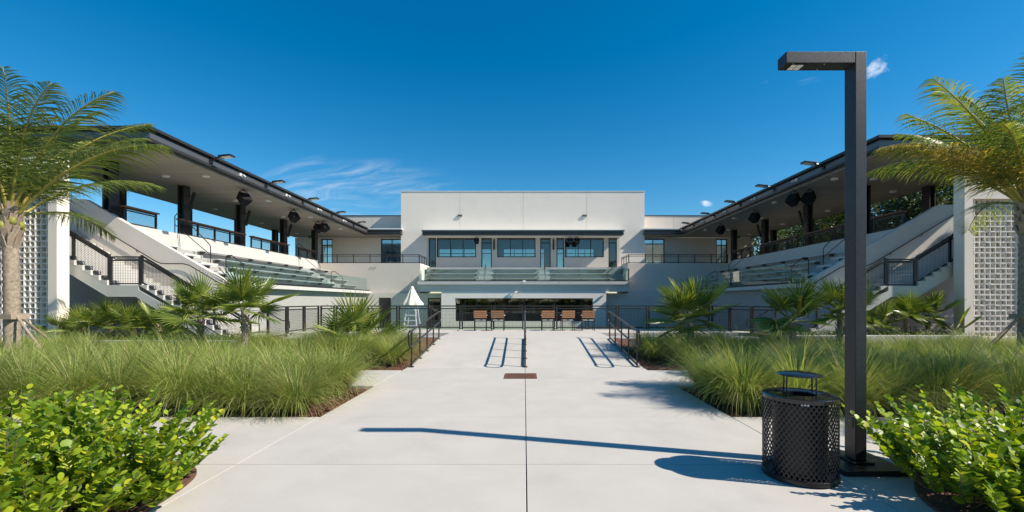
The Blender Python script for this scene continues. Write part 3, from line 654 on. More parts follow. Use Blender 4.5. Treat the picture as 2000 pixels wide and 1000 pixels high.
# wings beside the central block
for s in (-1, 1):
    xe = xl if s < 0 else xr; YW = 39.0
    ex = abs(xe)
    d1 = (ex + .06, ex + 2.05, zd, 7.2); d2 = (17.0, 18.0, zd, 7.2)
    sx = lambda a, b: tuple(sorted((s * a, s * b)))
    walls(cb, 'wing_wall', 'grey_stucco', *sx(ex + .002, 20.3), zd - .3, 7.3, YW, YW + .3, [(*sx(d1[0], d1[1]), zd, 7.2), (*sx(d2[0], d2[1]), zd, 7.2)])
    a, b = sx(d1[0], d1[1]); win(cb, a, b, zd, 7.2, YW + .1, [a + (b - a) * .48], name='door', transom=6.75, gm='window_glass', hand=True)
    a, b = sx(d2[0], d2[1]); win(cb, a, b, zd, 7.2, YW + .1, [a + (b - a) * .5], name='door', transom=6.65, gm='window_glass', hand=True)
    B(s * (ex + .002), s * 20.3, 43.9, 44.1, zd - .3, 7.3).build('wing_back_wall', 'inside', cb) if s > 0 else walls(cb, 'wing_back_wall', 'inside', -20.3, -ex - .002, zd - .3, 7.3, 43.9, 44.1, [(-20, -17.5, 4.6, 7.0)])
    B(s * (ex + .002), s * 20.3, YW + .302, 43.9, zd - .3, zd - .02).build('floor', 'inside', cb)
    # parapet above the wing roof, in panels
    zp = Z(420.5, 39.5); cs = [ex + .004, ex + 3.0, ex + 6.6, 20.4]
    for a, b in zip(cs[:-1], cs[1:]): B(s * (a + .008), s * (b - .008), 39.5, 39.8, 7.4, zp - .07).build('wall_panel', 'grey_stucco', cb)
    B(s * (ex + .004), s * 20.45, 39.46, 39.84, zp - .068, zp).build('coping', 'bronze', cb)
    # wing eaves joining the grandstand roof
    e = B(s * (ex - .05), s * 13.39, 37.62, 39.49, 7.42, 7.80).build('eaves', 'fascia', cb)
    B(s * (ex - .2), s * 13.39, 37.5, 39.49, 7.803, 7.90).build('flashing', 'flash', e); B(s * (ex - .12), s * 13.39, 37.55, 39.49, 7.60, 7.70).build('band', 'bronze', e); B(s * (ex - .15), s * 13.39, 37.52, 39.49, 7.40, 7.47).build('gutter', 'bronze', e)
    B(s * (ex - .0), s * 13.56, 37.7, 38.99, 7.31, 7.398).build('soffit', 'soffit', e)
    # balcony block in front of the wing
    xc = X(821, 34.3) if s < 0 else X(1226, 34.3); xc = abs(xc)
    zb, zk = 2.42, 4.64
    B(s * xc, s * 16.07, 34.3, 34.55, zb, zk).build('balcony_wall', 'grey_stucco' if s < 0 else 'grey_stucco', cb)
    B(s * xc, s * (xc + .25), 34.552, 37.998, zb, zk - .002).build('balcony_wall', 'stucco', cb)
    B(s * (xc + .252), s * 16.29, 34.552, 38.998, 4.15, zd - .01).build('balcony_floor', 'tier', cb)
    B(s * (xc - .0), s * 16.07, 34.22, 34.56, zb - .12, zb - .003).build('ledge', 'concrete', cb)
    # open steel guard on the balcony
    yk = 34.42
    def rail_run(p0, p1, n):
        p0, p1 = Vector(p0), Vector(p1)
        for i in range(n):
            a, b = p0.lerp(p1, i / n), p0.lerp(p1, (i + 1) / n); u = Vector((0, 0, 1)); q = MB(); h = (b - a).normalized()
            q.beam(a, a + u * .70, .05, .05, up=h)
            if i == n - 1: q.beam(b, b + u * .70, .05, .05, up=h)
            for z in (.68, .56, .07): q.beam(a + h * .026 + u * z, b - h * .026 + u * z, .04, .04)
            q.build('guard_rail', 'bronze', cb)
    rail_run((s * (xc + .12), yk, zk), (s * 15.9, yk, zk), 6); rail_run((s * (xc + .12), yk + .08, zk), (s * (xc + .12), 37.0, zk), 3)
    # shaded ground-floor wall beneath
    walls(cb, 'ground_wall', 'grey_stucco', *sx(6.2, 13.5), -.35, zb - .125, 34.0, 34.215, [(*sx(6.45, 7.45), -.34, 1.93)] if s < 0 else [])
    if s < 0:
        d = win(cb, -7.45, -6.45, -.34, 1.93, 34.1, [], gm='dark_glass', name='door', transom=1.6, hand=True); B(-7.39, -6.51, 34.125, 34.15, -.28, 1.56).build('leaf', 'bronze', d)
        B(-11.2, -10.3, 33.985, 33.999, -.34, 1.95).build('service_door', 'bronze', cb)
# balcony seating in front of the central block
xa, xb = X(815, 33.0), X(1230.5, 33.0); zl0, zl1 = Z(555.5, 33.0), Z(549.5, 33.0)
n = 6
for i in range(n): B(xa + (xb - xa) * i / n + .006, xa + (xb - xa) * (i + 1) / n - .006, 33.0, 33.2, zl0, zl1).build('ledge', 'concrete', cb)
wz = -.35
gwa, gwb = X(862, 33.2), X(1184, 33.2); wa, wb = X(889, 33.2), X(1158, 33.2); wtop, wbot = Z(582.5, 33.2), Z(627.5, 33.2)
walls(cb, 'ground_wall', 'stucco', gwa, gwb, wz, 2.40, 33.2, 33.5, [(wa, wb, wbot, wtop)])
B(xa + .05, xb - .05, 33.202, 33.5, 2.402, zl1 - .002).build('beam', 'grey_stucco', cb)
B(xa + .05, gwa - .002, 33.502, 33.998, 2.402, 2.6).build('beam', 'grey_stucco', cb); B(gwb + .002, xb - .05, 33.502, 33.998, 2.402, 2.6).build('beam', 'grey_stucco', cb)
win(cb, wa, wb, wbot, wtop, 33.33, [X(q, 33.2) for q in (908, 967, 1024, 1083, 1135)], gm='dark_glass', fr=.05)
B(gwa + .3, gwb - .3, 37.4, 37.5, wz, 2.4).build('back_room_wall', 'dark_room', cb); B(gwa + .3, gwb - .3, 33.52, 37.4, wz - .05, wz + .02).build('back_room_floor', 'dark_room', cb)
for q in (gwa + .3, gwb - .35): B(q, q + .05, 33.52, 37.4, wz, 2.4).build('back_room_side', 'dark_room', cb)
tr = [(33.2, 34.1, 3.02), (34.1, 34.9, 3.42), (34.9, 35.7, 3.84), (35.7, 37.998, zd - .02)]
mb = MB()
for a, b, z in tr: mb.box(xa + .1, xb - .1, a + .302 if a < 33.3 else a, b, 2.6, z)
mb.build('seating_tier', 'tier', cb)
AIS = [(X(932, 34.2), X(962, 34.2)), (X(1052, 34.2), X(1076, 34.2))]
secs = [(xa + .5, AIS[0][0]), (AIS[0][1], AIS[1][0]), (AIS[1][1], xb - 1.2)]
for i, (y, z) in enumerate(((34.1, 3.02), (34.9, 3.42), (35.7, 3.84))):
    for a, b in secs:
        pl = B(a, b, y - .30, y - .01, z + .40, z + .44).build('bench_plank', 'plank', cb, bevel=.006); k = max(2, int((b - a) / 1.3)); leg = MB()
        for j in range(k): q = a + .2 + (b - a - .4) * j / (k - 1); leg.box(q - .02, q + .02, y - .25, y - .003, z + .28, z + .398)
        leg.build('bracket', 'fascia', pl, kind='stuff')
    for a, b in AIS: B(a + .04, b - .04, y - .38, y - .003, z + .002, z + .20).build('aisle_step', 'concrete', cb, bevel=.01)
for k in range(11):
    a = xa + .28 + (xb - xa - .4) * k / 11; b = xa + .28 + (xb - xa - .4) * (k + 1) / 11
    B(a + .01, b - .01, 33.08, 33.094, zl1 + .05, 4.12).build('glass_panel', 'guard_glass', cb)
B(xa + .26, xb - .1, 33.06, 33.115, zl1 + .002, zl1 + .075).build('glass_shoe', 'black', cb)
B(xb - .12, xb - .04, 33.06, 33.12, zl1 + .078, 4.14).build('end_post', 'black', cb)
B(xa + .1, xa + .26, 33.21, 34.2, zl1, 3.95).build('cheek_wall', 'stucco', cb); B(xb - .26, xb - .1, 33.21, 34.2, zl1, 3.95).build('cheek_wall', 'stucco', cb)
for a, b in AIS:
    q = (a + b) / 2; MB().tube([(q, 33.6, 3.02), (q, 33.6, 3.9), (q, 33.68, 4.0), (q, 34.9, 4.6), (q, 35.0, 4.55), (q, 35.0, 3.84)], .02, 8).build('aisle_rail', 'rail', cb, smooth='auto')
for p, q in ((898, 421), (1142, 421)):
    t = thing('wall_light', 'small square wall light on the central block over the ' + ('first' if p < 1000 else 'last') + ' balcony window', 'wall light', (X(p, 37.9), 37.9, Z(q, 37.9)))
    x, z = t.location.x, t.location.z; B(x - .19, x + .19, YF - .11, YF - .004, z - .08, z + .08).build('housing', 'fascia', t, bevel=.01); B(x - .13, x + .13, YF - .10, YF - .02, z - .092, z - .083).build('lens', 'lens', t)
speaker((X(931, 37.1), 37.15, 7.12), 0, R(-25), 'black loudspeaker alone under the balcony canopy, beside a window', None, .8)
for p in (1113, 1127): speaker((X(p, 37.1), 37.15, 7.12), 0, R(-25), 'black loudspeaker in a pair under the balcony canopy', 'paired loudspeakers under the balcony canopy', .85)
for p in (965, 1081):
    t = thing('line_speaker', 'slim black line speaker on the balcony wall beside the ' + ('middle window' if p < 1000 else 'narrow side window'), 'loudspeaker', (X(p, 37.8), 37.85, 6.3))
    x = t.location.x; B(x - .07, x + .07, 37.78, 37.92, 6.1, 7.0).build('cabinet', 'black', t, bevel=.01); B(x - .03, x + .03, 37.92, 37.998, 6.4, 6.7).build('bracket', 'bronze', t)
for p, q, y in ((1023, 550, 33.0), (1007, 571, 33.2), (1184, 571, 33.2)):   # small floodlights on the beam
    t = thing('spot_light', {1023: 'tiny white spotlight on the ledge under the balcony glass', 1007: 'tiny white spotlight over the dark ground-floor window', 1184: 'tiny white spotlight at the corner past the ground-floor window'}[p], 'spotlight', (X(p, y), y - .1, Z(q, y)))
    x, z = t.location.x, t.location.z; MB().tube([(x, y - .002, z), (x, y - .16, z + .02)], .02, 6).build('arm', 'flash', t); MB().beam((x - .10, y - .20, z - .02), (x + .12, y - .16, z + .05), .14, .12).build('head', 'flash', t, bevel=.01)
t = thing('name_bracket', 'three short dark bars slanting on the balcony wall of the sunlit wing', 'fitting', (X(726, 34.29), 34.29, Z(520, 34.29)))
for k in range(3):
    x = X(720 + k * 4.8, 34.29); MB().beam((x, 34.285, Z(527, 34.29)), (x + .2, 34.285, Z(521.5, 34.29)), .02, .035, up=(0, 1, 0)).build('bar', 'black', t)

# ================================================================== FENCE on the terrace
fn = thing('fence', 'dark steel mesh fence panels closing the terrace in front of the court', 'fence', (0, 19.7, RT))
YFc = 19.75
xs = [X(625 + 0, YFc)] + [X(p, YFc) for p in (655, 716, 777.5, 839, 900.5, 962, 1023.5, 1085, 1146.5, 1206, 1265, 1326, 1387)]
for i, (a, b) in enumerate(zip(xs[:-1], xs[1:])): guard_panel(fn, (a + .055, YFc, RT + .002), (b - .055, YFc, RT + .002), step=.06, wire=.007, bot=.09)
for s, xf, ye in ((-1, xs[0], 15.75), (1, xs[-1], 16.0)):
    xe = s * 9.2; k = 3
    for i in range(k):
        p = Vector((xf, YFc - .1, 0)).lerp(Vector((xe, ye, 0)), i / k); q = Vector((xf, YFc - .1, 0)).lerp(Vector((xe, ye, 0)), (i + 1) / k); d = (q - p).normalized() * .05
        p += d; q -= d; p.z = q.z = RT + .002 if min(p.y, q.y) > 16.3 else .30
        guard_panel(fn, p, q, step=.06, wire=.007, bot=.09, h=RT + 1.072 - p.z)

# ================================================================== HANDRAILS on the ramp
def rz_(y): return max(0, min(1, (y - RAMP0) / (RAMP1 - RAMP0))) * RT
def handrail(x, y0, y1, label):
    h = thing('ramp_handrail', label, 'handrail', (x, (y0 + y1) / 2, 0))
    for zz in (0,):
        ps = []
        za, zb = rz_(y0 + .3), rz_(y1 - .3); e = .42
        up = [(x, y0 + .02, za + .60), (x, y0 - .02, za + .66), (x, y0 - .02, za + .84), (x, y0 + .06, za + .91), (x, y0 + .3, rz_(y0 + .3) + .92), (x, y1 - .3, zb + .92), (x, y1 - .06, zb + .93), (x, y1 + .02, zb + .86), (x, y1 + .02, zb + .66), (x, y1 - .04, zb + .58), (x, y1 - .3, zb + .55), (x, y0 + .3, rz_(y0 + .3) + .53), (x, y0 + .08, za + .53), (x, y0 + .02, za + .60)]
        MB().tube(up, .026, 10, cap=False).build('rail', 'rail', h, smooth='auto')
    for i in range(5):
        y = y0 + .25 + (y1 - y0 - .5) * i / 4
        MB().tube([(x, y, rz_(y) + .001), (x, y, rz_(y) + .90)], .022, 8).build('post', 'rail', h, smooth='auto')
        B(x - .06, x + .06, y - .06, y + .06, rz_(y) - .01, rz_(y) + .012).build('base_plate', 'rail', h)
    MB().beam((x, y0 + .25, rz_(y0 + .25) + .06), (x, y1 - .25, rz_(y1 - .25) + .06), .04, .04).build('kick_rail', 'rail', h)
handrail(-2.88, 11.0, 15.1, 'dark pipe handrail along the ramp edge beside the umpire chair side')
handrail(CJ, 11.0, 15.1, 'dark pipe handrail running up the middle of the ramp')
handrail(2.88, 11.0, 15.1, 'dark pipe handrail on the ramp edge with a palm shadow falling under it')

# ================================================================== CHAIRS on the terrace
def chair():
    c = thing('slatted_armchair', '', 'chair')
    for sx in (-1, 1):
        MB().tube([(sx * .25, -.23, 0), (sx * .25, -.20, .45), (sx * .25, -.27, .86)], .016, 6).build('leg', 'black', c, local=True, smooth='auto')
        MB().tube([(sx * .25, .24, 0), (sx * .25, .24, .64)], .016, 6).build('leg', 'black', c, local=True, smooth='auto')
        MB().box(sx * .25 - .03, sx * .25 + .03, -.22, .30, .64, .665).build('armrest', 'flash', c, local=True, bevel=.006)
    MB().box(-.234, .234, .21, .235, .40, .43).box(-.234, .234, -.215, -.19, .40, .43).build('seat_frame', 'black', c, local=True)
    for i in range(5): MB().box(-.232, .232, -.19 + i * .084, -.12 + i * .084, .432, .452).build('seat_slat', 'canvas', c, local=True)
    for i in range(4):
        z = .55 + i * .082; y = -.222 - (z - .45) * .17
        MB().hexa([(-.272, y - .014, z), (.272, y - .014, z), (.272, y + .008, z), (-.272, y + .008, z), (-.272, y - .026, z + .066), (.272, y - .026, z + .066), (.272, y - .004, z + .066), (-.272, y - .004, z + .066)]).build('back_slat', 'slat', c, local=True)
    return c
ch0 = None
for p, y, lab, rz in ((938.5, 18.95, 'teak slatted armchair at the end of the pair nearer the umpire chair', .05), (973, 18.95, 'teak slatted armchair in the pair, beside the ramp middle handrail', -.04), (1069.5, 19.0, 'teak slatted armchair of the group of three, nearest the ramp middle handrail', .03), (1108.5, 19.0, 'teak slatted armchair in the middle of the group of three', .06), (1148, 19.0, 'teak slatted armchair of the group of three, farthest from the middle handrail', -.02)):
    c = chair() if ch0 is None else copy_tree(ch0)
    ch0 = ch0 or c; c.location = (X(p, y), y, RT + .001); c.rotation_euler = (0, 0, rz); c['label'] = lab; c['group'] = 'slatted armchairs on the terrace'

# ================================================================== UMPIRE CHAIR AND ITS UMBRELLA
ux, uy, uz = X(805, 26), 26.0, -.344
um = thing('umpire_chair', 'tall white umpire chair with ladder standing on the court', 'umpire chair', (ux, uy, uz))
for sx in (-1, 1):
    for sy in (-1, 1): MB().beam((ux + sx * .42, uy + sy * .5, uz), (ux + sx * .25, uy + sy * .24, uz + 1.75), .06, .06).build('leg', 'white', um)
for i in range(5): z = uz + .28 + i * .3; w = .42 - .17 * (z - uz) / 1.75; d = .5 - .26 * (z - uz) / 1.75; B(ux - w, ux + w, uy - d - .05, uy - d + .01, z, z + .05).build('rung', 'white', um)
B(ux - .3, ux + .3, uy - .28, uy + .28, uz + 1.752, uz + 1.80).build('seat', 'white', um); B(ux - .3, ux + .3, uy + .22, uy + .28, uz + 1.802, uz + 2.3).build('backrest', 'white', um)
for sx in (-1, 1): B(ux + sx * .30, ux + sx * .36, uy - .28, uy + .28, uz + 1.98, uz + 2.02).build('armrest', 'white', um)
ub = thing('umbrella', 'half closed cream umbrella over the umpire chair', 'umbrella', (ux, uy, uz + 1.8))
MB().tube([(ux, uy, uz + 1.801), (ux, uy, uz + 2.86)], .022, 8).build('pole', 'white', ub)
cp = MB(); nn = 32; prof = [(0.03, 2.84), (.12, 2.74), (.26, 2.45), (.42, 2.12), (.60, 1.88), (.60, 1.80)]
for (r, z) in prof:
    for j in range(nn): a = 2 * math.pi * j / nn; rr = r * (1 + (.13 if z < 2.8 else 0) * math.cos(8 * a)); cp.v.append((ux + rr * math.cos(a), uy + rr * math.sin(a), uz + z))
for i in range(len(prof) - 1):
    for j in range(nn): a, b = i * nn + j, i * nn + (j + 1) % nn; cp.f.append((a, b, b + nn, a + nn))
cp.build('canopy', 'canvas', ub, smooth=True); MB().lathe([(0.001, 2.93), (.05, 2.91), (.10, 2.82), (.13, 2.76)], (ux, uy, uz), 16).build('finial', 'canvas', ub, smooth=True)

# ================================================================== LAMP POST
YL = 4.45; lx0, lx1 = X(1671, YL), X(1693, YL); ld = .156; lzt = Z(100, YL); th_ = .116
lp = thing('lamp_post', 'tall square charcoal lamp post with short horizontal arm beside the litter bin', 'lamp post', ((lx0 + lx1) / 2, YL + .08, 0))
B(lx0, lx1, YL, YL + ld, .075, lzt).build('pole', 'pole', lp, bevel=.006)
B(X(1536, YL), lx0 - .003, YL, YL + ld, lzt - th_, lzt - .002).build('arm', 'pole', lp, bevel=.004)
ax = X(1536, YL)
ln = B(ax + .06, ax + .21, YL + .022, YL + ld - .022, lzt - th_ - .006, lzt - th_ - .001).build('lamp_lens', 'black', lp)
for i in range(2):
    for j in range(2): B(ax + .075 + i * .065, ax + .13 + i * .065, YL + .032 + j * .05, YL + .074 + j * .05, lzt - th_ - .010, lzt - th_ - .0065).build('led', 'lens', ln)
B(lx0 - .26, lx1 + .26, YL - .22, YL + ld + .22, 0.001, .055).build('base_plate', 'black', lp, bevel=.008); B(lx0 - .05, lx1 + .05, YL - .05, YL + ld + .05, .056, .074).build('base_cover', 'black', lp, bevel=.006)
hz = .46
hc = B(lx0 - .005, lx0 - .001, YL + .035, YL + ld - .035, hz - .07, hz + .07).build('hand_hole_cover', 'pole', lp, bevel=.001)
MB().lathe([(.001, 0), (.012, 0), (.012, -.004)], n=10).build('screw', 'fascia', hc, local=True)
hc.children[0].location = Vector((lx0 - .006, YL + ld / 2, hz)) - worldloc(lp); hc.children[0].rotation_euler = (0, R(-90), 0)
for i, (a, b) in enumerate(((.3, .02), (.55, .13), (.3, .13), (.62, .02))): B(lx0 - a - .004, lx0 - a + .004, YL + b - .004, YL + b + .004, lzt - th_ - .005, lzt - th_ - .001).build('bolt', 'flash', lp)

# ================================================================== LITTER BIN
bc = (2.666, 4.266)
bn = thing('litter_bin', 'round black mesh litter bin with raised rain lid beside the lamp post', 'litter bin', (bc[0], bc[1], 0))
cx, cy = bc; rb, zb0, zb1 = .315, .045, .765
st = MB(); ns, seg, wd = 46, 9, .0040
for fam in (1, -1):
    for i in range(ns):
        a0 = 2 * math.pi * i / ns; prev = None
        for k in range(seg + 1):
            t_ = k / seg; a = a0 + fam * t_ * 1.55; r = rb + .002 * fam; z = zb0 + (zb1 - zb0) * t_
            p = Vector((cx + r * math.cos(a), cy + r * math.sin(a), z)); nr_ = Vector((math.cos(a), math.sin(a), 0)); tg = Vector((-math.sin(a) * fam * rb * 1.55, math.cos(a) * fam * rb * 1.55, zb1 - zb0)).normalized(); sd = tg.cross(nr_)
            st.v += [tuple(p + sd * wd + nr_ * .0025), tuple(p - sd * wd + nr_ * .0025), tuple(p - sd * wd - nr_ * .0025), tuple(p + sd * wd - nr_ * .0025)]
            c = len(st.v) - 4
            if prev is not None: st.f += [(prev + j, prev + (j + 1) % 4, c + (j + 1) % 4, c + j) for j in range(4)]
            prev = c
st.build('mesh_side', 'coat', bn, kind='stuff')
MB().lathe([(.325, zb1 - .012), (.325, zb1 + .022), (.31, zb1 + .030), (.27, zb1 + .022), (.15, zb1 + .034), (.135, zb1 + .024), (.135, zb1 - .05)], (cx, cy, 0), 64).build('lid', 'gloss', bn, smooth='auto')
MB().lathe([(.318, .012), (.326, .016), (.326, .052), (.318, .056), (.31, .052)], (cx, cy, 0), 48).lathe([(.001, .03), (.31, .03)], (cx, cy, 0), 48).build('base_ring', 'black', bn, smooth='auto')
MB().lathe([(.001, .05), (.225, .05), (.235, .70), (.24, .71)], (cx, cy, 0), 40).build('liner', 'black', bn, smooth='auto')
MB().lathe([(.001, 1.008), (.10, 1.004), (.175, .992), (.192, .982), (.192, .972), (.18, .972), (.001, .985)], (cx, cy, 0), 48).build('rain_lid', 'gloss', bn, smooth='auto')
for k in range(4): a = R(20 + 90 * k); MB().tube([(cx + .172 * math.cos(a), cy + .172 * math.sin(a), zb1 + .02), (cx + .168 * math.cos(a), cy + .168 * math.sin(a), .978)], .008, 8).build('lid_post', 'black', bn, smooth='auto')
mk = MB(); am = math.atan2(-cy, -cx) + .14
def onbin(u, z): a = am + u / .33; return (cx + .3275 * math.cos(a), cy + .3275 * math.sin(a), z)
for u0 in (-.002, .022): mk.add([onbin(u0 - .01, zb1 - .022), onbin(u0 + .01, zb1 - .022), onbin(u0, zb1 - .006)], [(0, 1, 2)])
mk.add([onbin(-.035, zb1 - .022), onbin(-.02, zb1 - .022), onbin(-.02, zb1 - .014), onbin(-.035, zb1 - .014)], [(0, 1, 2, 3)])
mk.build('maker_mark', 'white', bn, fix=False)

# ================================================================== PLANTS
# --- fountain grass
def grass_mesh(seed, nb=1350, h=1.02, rad=.62):
    rnd = random.Random(seed); mb = MB(); mb.t = []
    lean = rnd.uniform(0, 6.28)
    for i in range(nb):
        az = rnd.uniform(0, 6.283); out = rnd.random() ** .7; L = h * (rnd.uniform(.75, 1.2) if rnd.random() > .08 else rnd.uniform(1.2, 1.5))
        br = rnd.uniform(0, .13); b = Vector((br * math.cos(az), br * math.sin(az), 0)); w = rnd.uniform(.0026, .0048)
        pit = R(87) - out * R(42); droop = R(35 + 105 * rnd.random() * (0.35 + out)); p = b.copy(); n = 5
        az2 = az + rnd.gauss(0, .45); tw = rnd.uniform(-.6, .6); k = len(mb.v)
        for j in range(n + 1):
            t = j / n; sd = Vector((-math.sin(az2 + tw), math.cos(az2 + tw), 0)) * (w * (1 - .85 * t * t) + .0004)
            mb.v += [tuple(p - sd), tuple(p + sd)]; mb.t += [t, t]
            a = pit - droop * t ** 1.5
            p = p + Vector((math.cos(a) * math.cos(az2), math.cos(a) * math.sin(az2), math.sin(a))) * (L / n)
            if p.z < .02: p.z = .02
        mb.f += [(k + 2 * j, k + 2 * j + 1, k + 2 * j + 3, k + 2 * j + 2) for j in range(n)]
    o = mb.build('tuft_source', 'grass', fix=False, smooth=True); me = o.data; bpy.data.objects.remove(o); return me
GM = [grass_mesh(100 + i) for i in range(6)]
def plume_mesh(seed):
    rnd = random.Random(seed); mb = MB(); az = rnd.uniform(0, 6.28); pts = []; p = Vector((0, 0, 0)); a = R(80)
    for j in range(8): pts.append(p.copy()); p = p + Vector((math.cos(a) * math.cos(az), math.cos(a) * math.sin(az), math.sin(a))) * .17; a -= R(6)
    mb.tube(pts, .003, 4)
    d = (pts[-1] - pts[-3]).normalized()
    for k in range(90):
        q = pts[-1] - d * .28 * rnd.random(); v = Vector((rnd.gauss(0, 1), rnd.gauss(0, 1), rnd.gauss(0, .6) + .5)).normalized() * .035; s_ = v.cross(d).normalized() * .003
        mb.add([q - s_, q + s_, q + v], [(0, 1, 2)])
    o = mb.build('plume_source', 'plume', fix=False); me = o.data; bpy.data.objects.remove(o); return me
PM = [plume_mesh(7 + i) for i in range(4)]
rnd = random.Random(12)
for s in (-1, 1):
    y = 6.88
    while y < 13.9:
        lim = 1.24 * y + .7; x = 3.42 + rnd.uniform(0, .15)
        while x < lim:
            xx, yy = x + rnd.gauss(0, .10), y + rnd.gauss(0, .10)
            ok = not (xx < 5.2 and 8.5 < yy < 11.15) and not (xx < 3.42 and yy > 11) and not (xx > 8.7 and yy > 13.6 - (0.4 if s < 0 else 0))
            if y < 8.2: xx = max(xx, 3.48)
            if ok and rnd.random() > .04:
                front = y < 7.4; by_ramp = xx < 5.4 and yy > 11
                sc = rnd.uniform(.82, 1.06) * (0.80 if yy > 12 else .92 if yy > 9.5 else 1.0)
                if not front and not by_ramp and yy < 12: sc *= .93
                sun = s < 0
                where = 'at the front of the bed along the cross path' if front else 'beside the ramp' if by_ramp else 'in the middle of the bed'
                side = 'backed by the sunlit staircase' if s < 0 else 'backed by the shaded staircase'
                t = thing('ornamental_grass', 'fountain grass tuft ' + where + ', ' + side, 'grass tuft', (s * xx, yy, gz(xx, yy) - .01), 'fountain grass tufts ' + where + ' ' + side)
                inst(rnd.choice(GM), 'blades', t, (0, 0, 0), (rnd.gauss(0, .05), rnd.gauss(0, .05), rnd.uniform(0, 6.28)), (sc, sc, sc * rnd.uniform(.92, 1.05)))
                if rnd.random() < .10: inst(rnd.choice(PM), 'plume', t, (rnd.gauss(0, .1), rnd.gauss(0, .1), 0), (0, 0, rnd.uniform(0, 6.28)), sc * .95)
            x += .70 if y < 7.4 else .80
        y += .68 if y < 7.4 else .80

# --- cocoplum shrubs with round leaves
def round_leaf():
    mb = MB(); n = 9; L = 1.0
    pr = [(0, 0), (.12, .20), (.36, .40), (.64, .45), (.88, .30), (1.0, .0)]
    mid = [(x, 0, -.10 * math.sin(x * 3.1)) for x, w in pr]
    mb.v = [(x, 0, -.08 * x * x) for x, w in pr] + [(x, w, .10 * w - .08 * x * x) for x, w in pr[1:-1]] + [(x, -w, .10 * w - .08 * x * x) for x, w in pr[1:-1]]
    m = len(pr); k = m - 2
    mb.f = [(0, 1, m), (0, m + k, 1)]
    for i in range(1, k): mb.f += [(i, i + 1, m + i, m + i - 1), (i, m + k + i - 1, m + k + i, i + 1)]
    mb.f += [(k, k + 1, m + k - 1), (k, m + 2 * k - 1, k + 1)]
    return mb
LV = round_leaf(); _o = LV.build('leaf_source', 'coco', fix=False, smooth=True); LEAF = _o.data; bpy.data.objects.remove(_o)
def shrub(cx_, cy_, rad, h, nstem, seed, label, grp):
    rnd = random.Random(seed); t = thing('cocoplum_shrub', label, 'shrub', (cx_, cy_, .02), grp)
    stems = MB(); leaves = []
    for i in range(nstem):
        az = rnd.uniform(0, 6.283); out = math.sqrt(rnd.random()); L = (h * (1.15 - .35 * out) + rad * out * .55) * rnd.uniform(.75, 1.2)
        pit = R(84) - out * R(58); p = Vector((rad * .45 * out * math.cos(az), rad * .45 * out * math.sin(az), 0)); pts = [p.copy()]; n = 9; az2 = az + rnd.gauss(0, .35)
        for j in range(n):
            a = pit + R(18) * (j / n) * (1 if out > .5 else 0) + rnd.gauss(0, .08); az2 += rnd.gauss(0, .10)
            d = Vector((math.cos(a) * math.cos(az2), math.cos(a) * math.sin(az2), math.sin(a))); p = p + d * (L / n); pts.append(p.copy())
            if j > 1:
                for q in range(4):
                    sd = Vector((-math.sin(az2), math.cos(az2), 0)) * (1 if q % 2 else -1)
                    ld_ = (sd * .9 + d * .5 + Vector((0, 0, rnd.uniform(.15, 1.0))) + Vector((rnd.gauss(0, .28), rnd.gauss(0, .28), rnd.gauss(0, .2)))).normalized()
                    leaves.append((p - d * (L / n) * (q / 4.0), ld_, rnd.uniform(.055, .085) * (.75 if j == n - 1 else 1), rnd.uniform(-.7, .7)))
        stems.tube(pts, [.006 - .004 * k / n for k in range(n + 1)], 5)
    stems.build('stems', 'bark', t, local=True, smooth='auto')
    mats = []
    for p, d, sz, roll in leaves:
        d = d.normalized(); z = Vector((0, 0, 1)) - d * d.z
        z = (z.normalized() if z.length > .05 else d.orthogonal().normalized()); y = z.cross(d)
        m = Matrix((d, y, z)).transposed().to_4x4() @ Matrix.Rotation(roll, 4, 'X'); mats.append(Matrix.Translation(p) @ m @ Matrix.Scale(sz, 4))
    base = Vector((cx_, cy_, .02)); camp = Vector((0, 0, EYE))
    def score(k):
        p = leaves[k][0] + base; inside = p.y > 3.0
        return leaves[k][2] / max(.3, (p - camp).length) * (1 if inside else .2) * (.4 + min(1, leaves[k][0].length / rad))
    order = sorted(range(len(leaves)), key=score, reverse=True)
    for k in order[:300]:
        o = bpy.data.objects.new('leaf', LEAF); COL.objects.link(o); o.parent = t; o.matrix_local = mats[k]
    rest = MB()
    for k in order[300:]:
        mm = mats[k]; c = len(rest.v); rest.v += [tuple(mm @ Vector(v)) for v in LV.v]; rest.f += [tuple(i + c for i in f) for f in LV.f]
    rest.build('foliage', 'coco', t, local=True, fix=False, smooth=True, kind='stuff')
SH = [(-3.42, 3.82, .55, .50, 48), (-4.0, 4.15, .6, .62, 50), (-4.75, 4.25, .6, .60, 46), (-4.1, 3.45, .6, .60, 50), (-5.0, 3.55, .65, .6, 42), (-3.45, 3.15, .55, .44, 46), (-4.2, 2.85, .6, .5, 40), (-5.6, 4.1, .6, .58, 36), (-3.2, 3.5, .35, .26, 26)]
SR = [(3.72, 3.72, .50, .56, 46), (4.3, 4.1, .6, .66, 50), (5.0, 4.2, .6, .62, 44), (4.3, 3.35, .55, .6, 48), (3.72, 3.05, .5, .46, 44), (5.0, 3.45, .6, .6, 40), (5.8, 3.95, .6, .58, 38)]
LS = ('spreading its tips over the paving corner', 'tallest of the bed, by the cross path', 'beside the tallest one, along the cross path', 'thick and upright in the middle of the bed', 'behind the thick upright one', 'low and leaning to the ramp path edge', 'deep in the bed away from the path', 'last along the cross path, before the palm', 'smallest, sprawling flat on the path edge')
for i, (a, b, r, h, n) in enumerate(SH): shrub(a, b, r, h, n, 40 + i, 'round-leaved shrub by the open paving, ' + LS[i], 'round-leaved shrubs by the open paving')
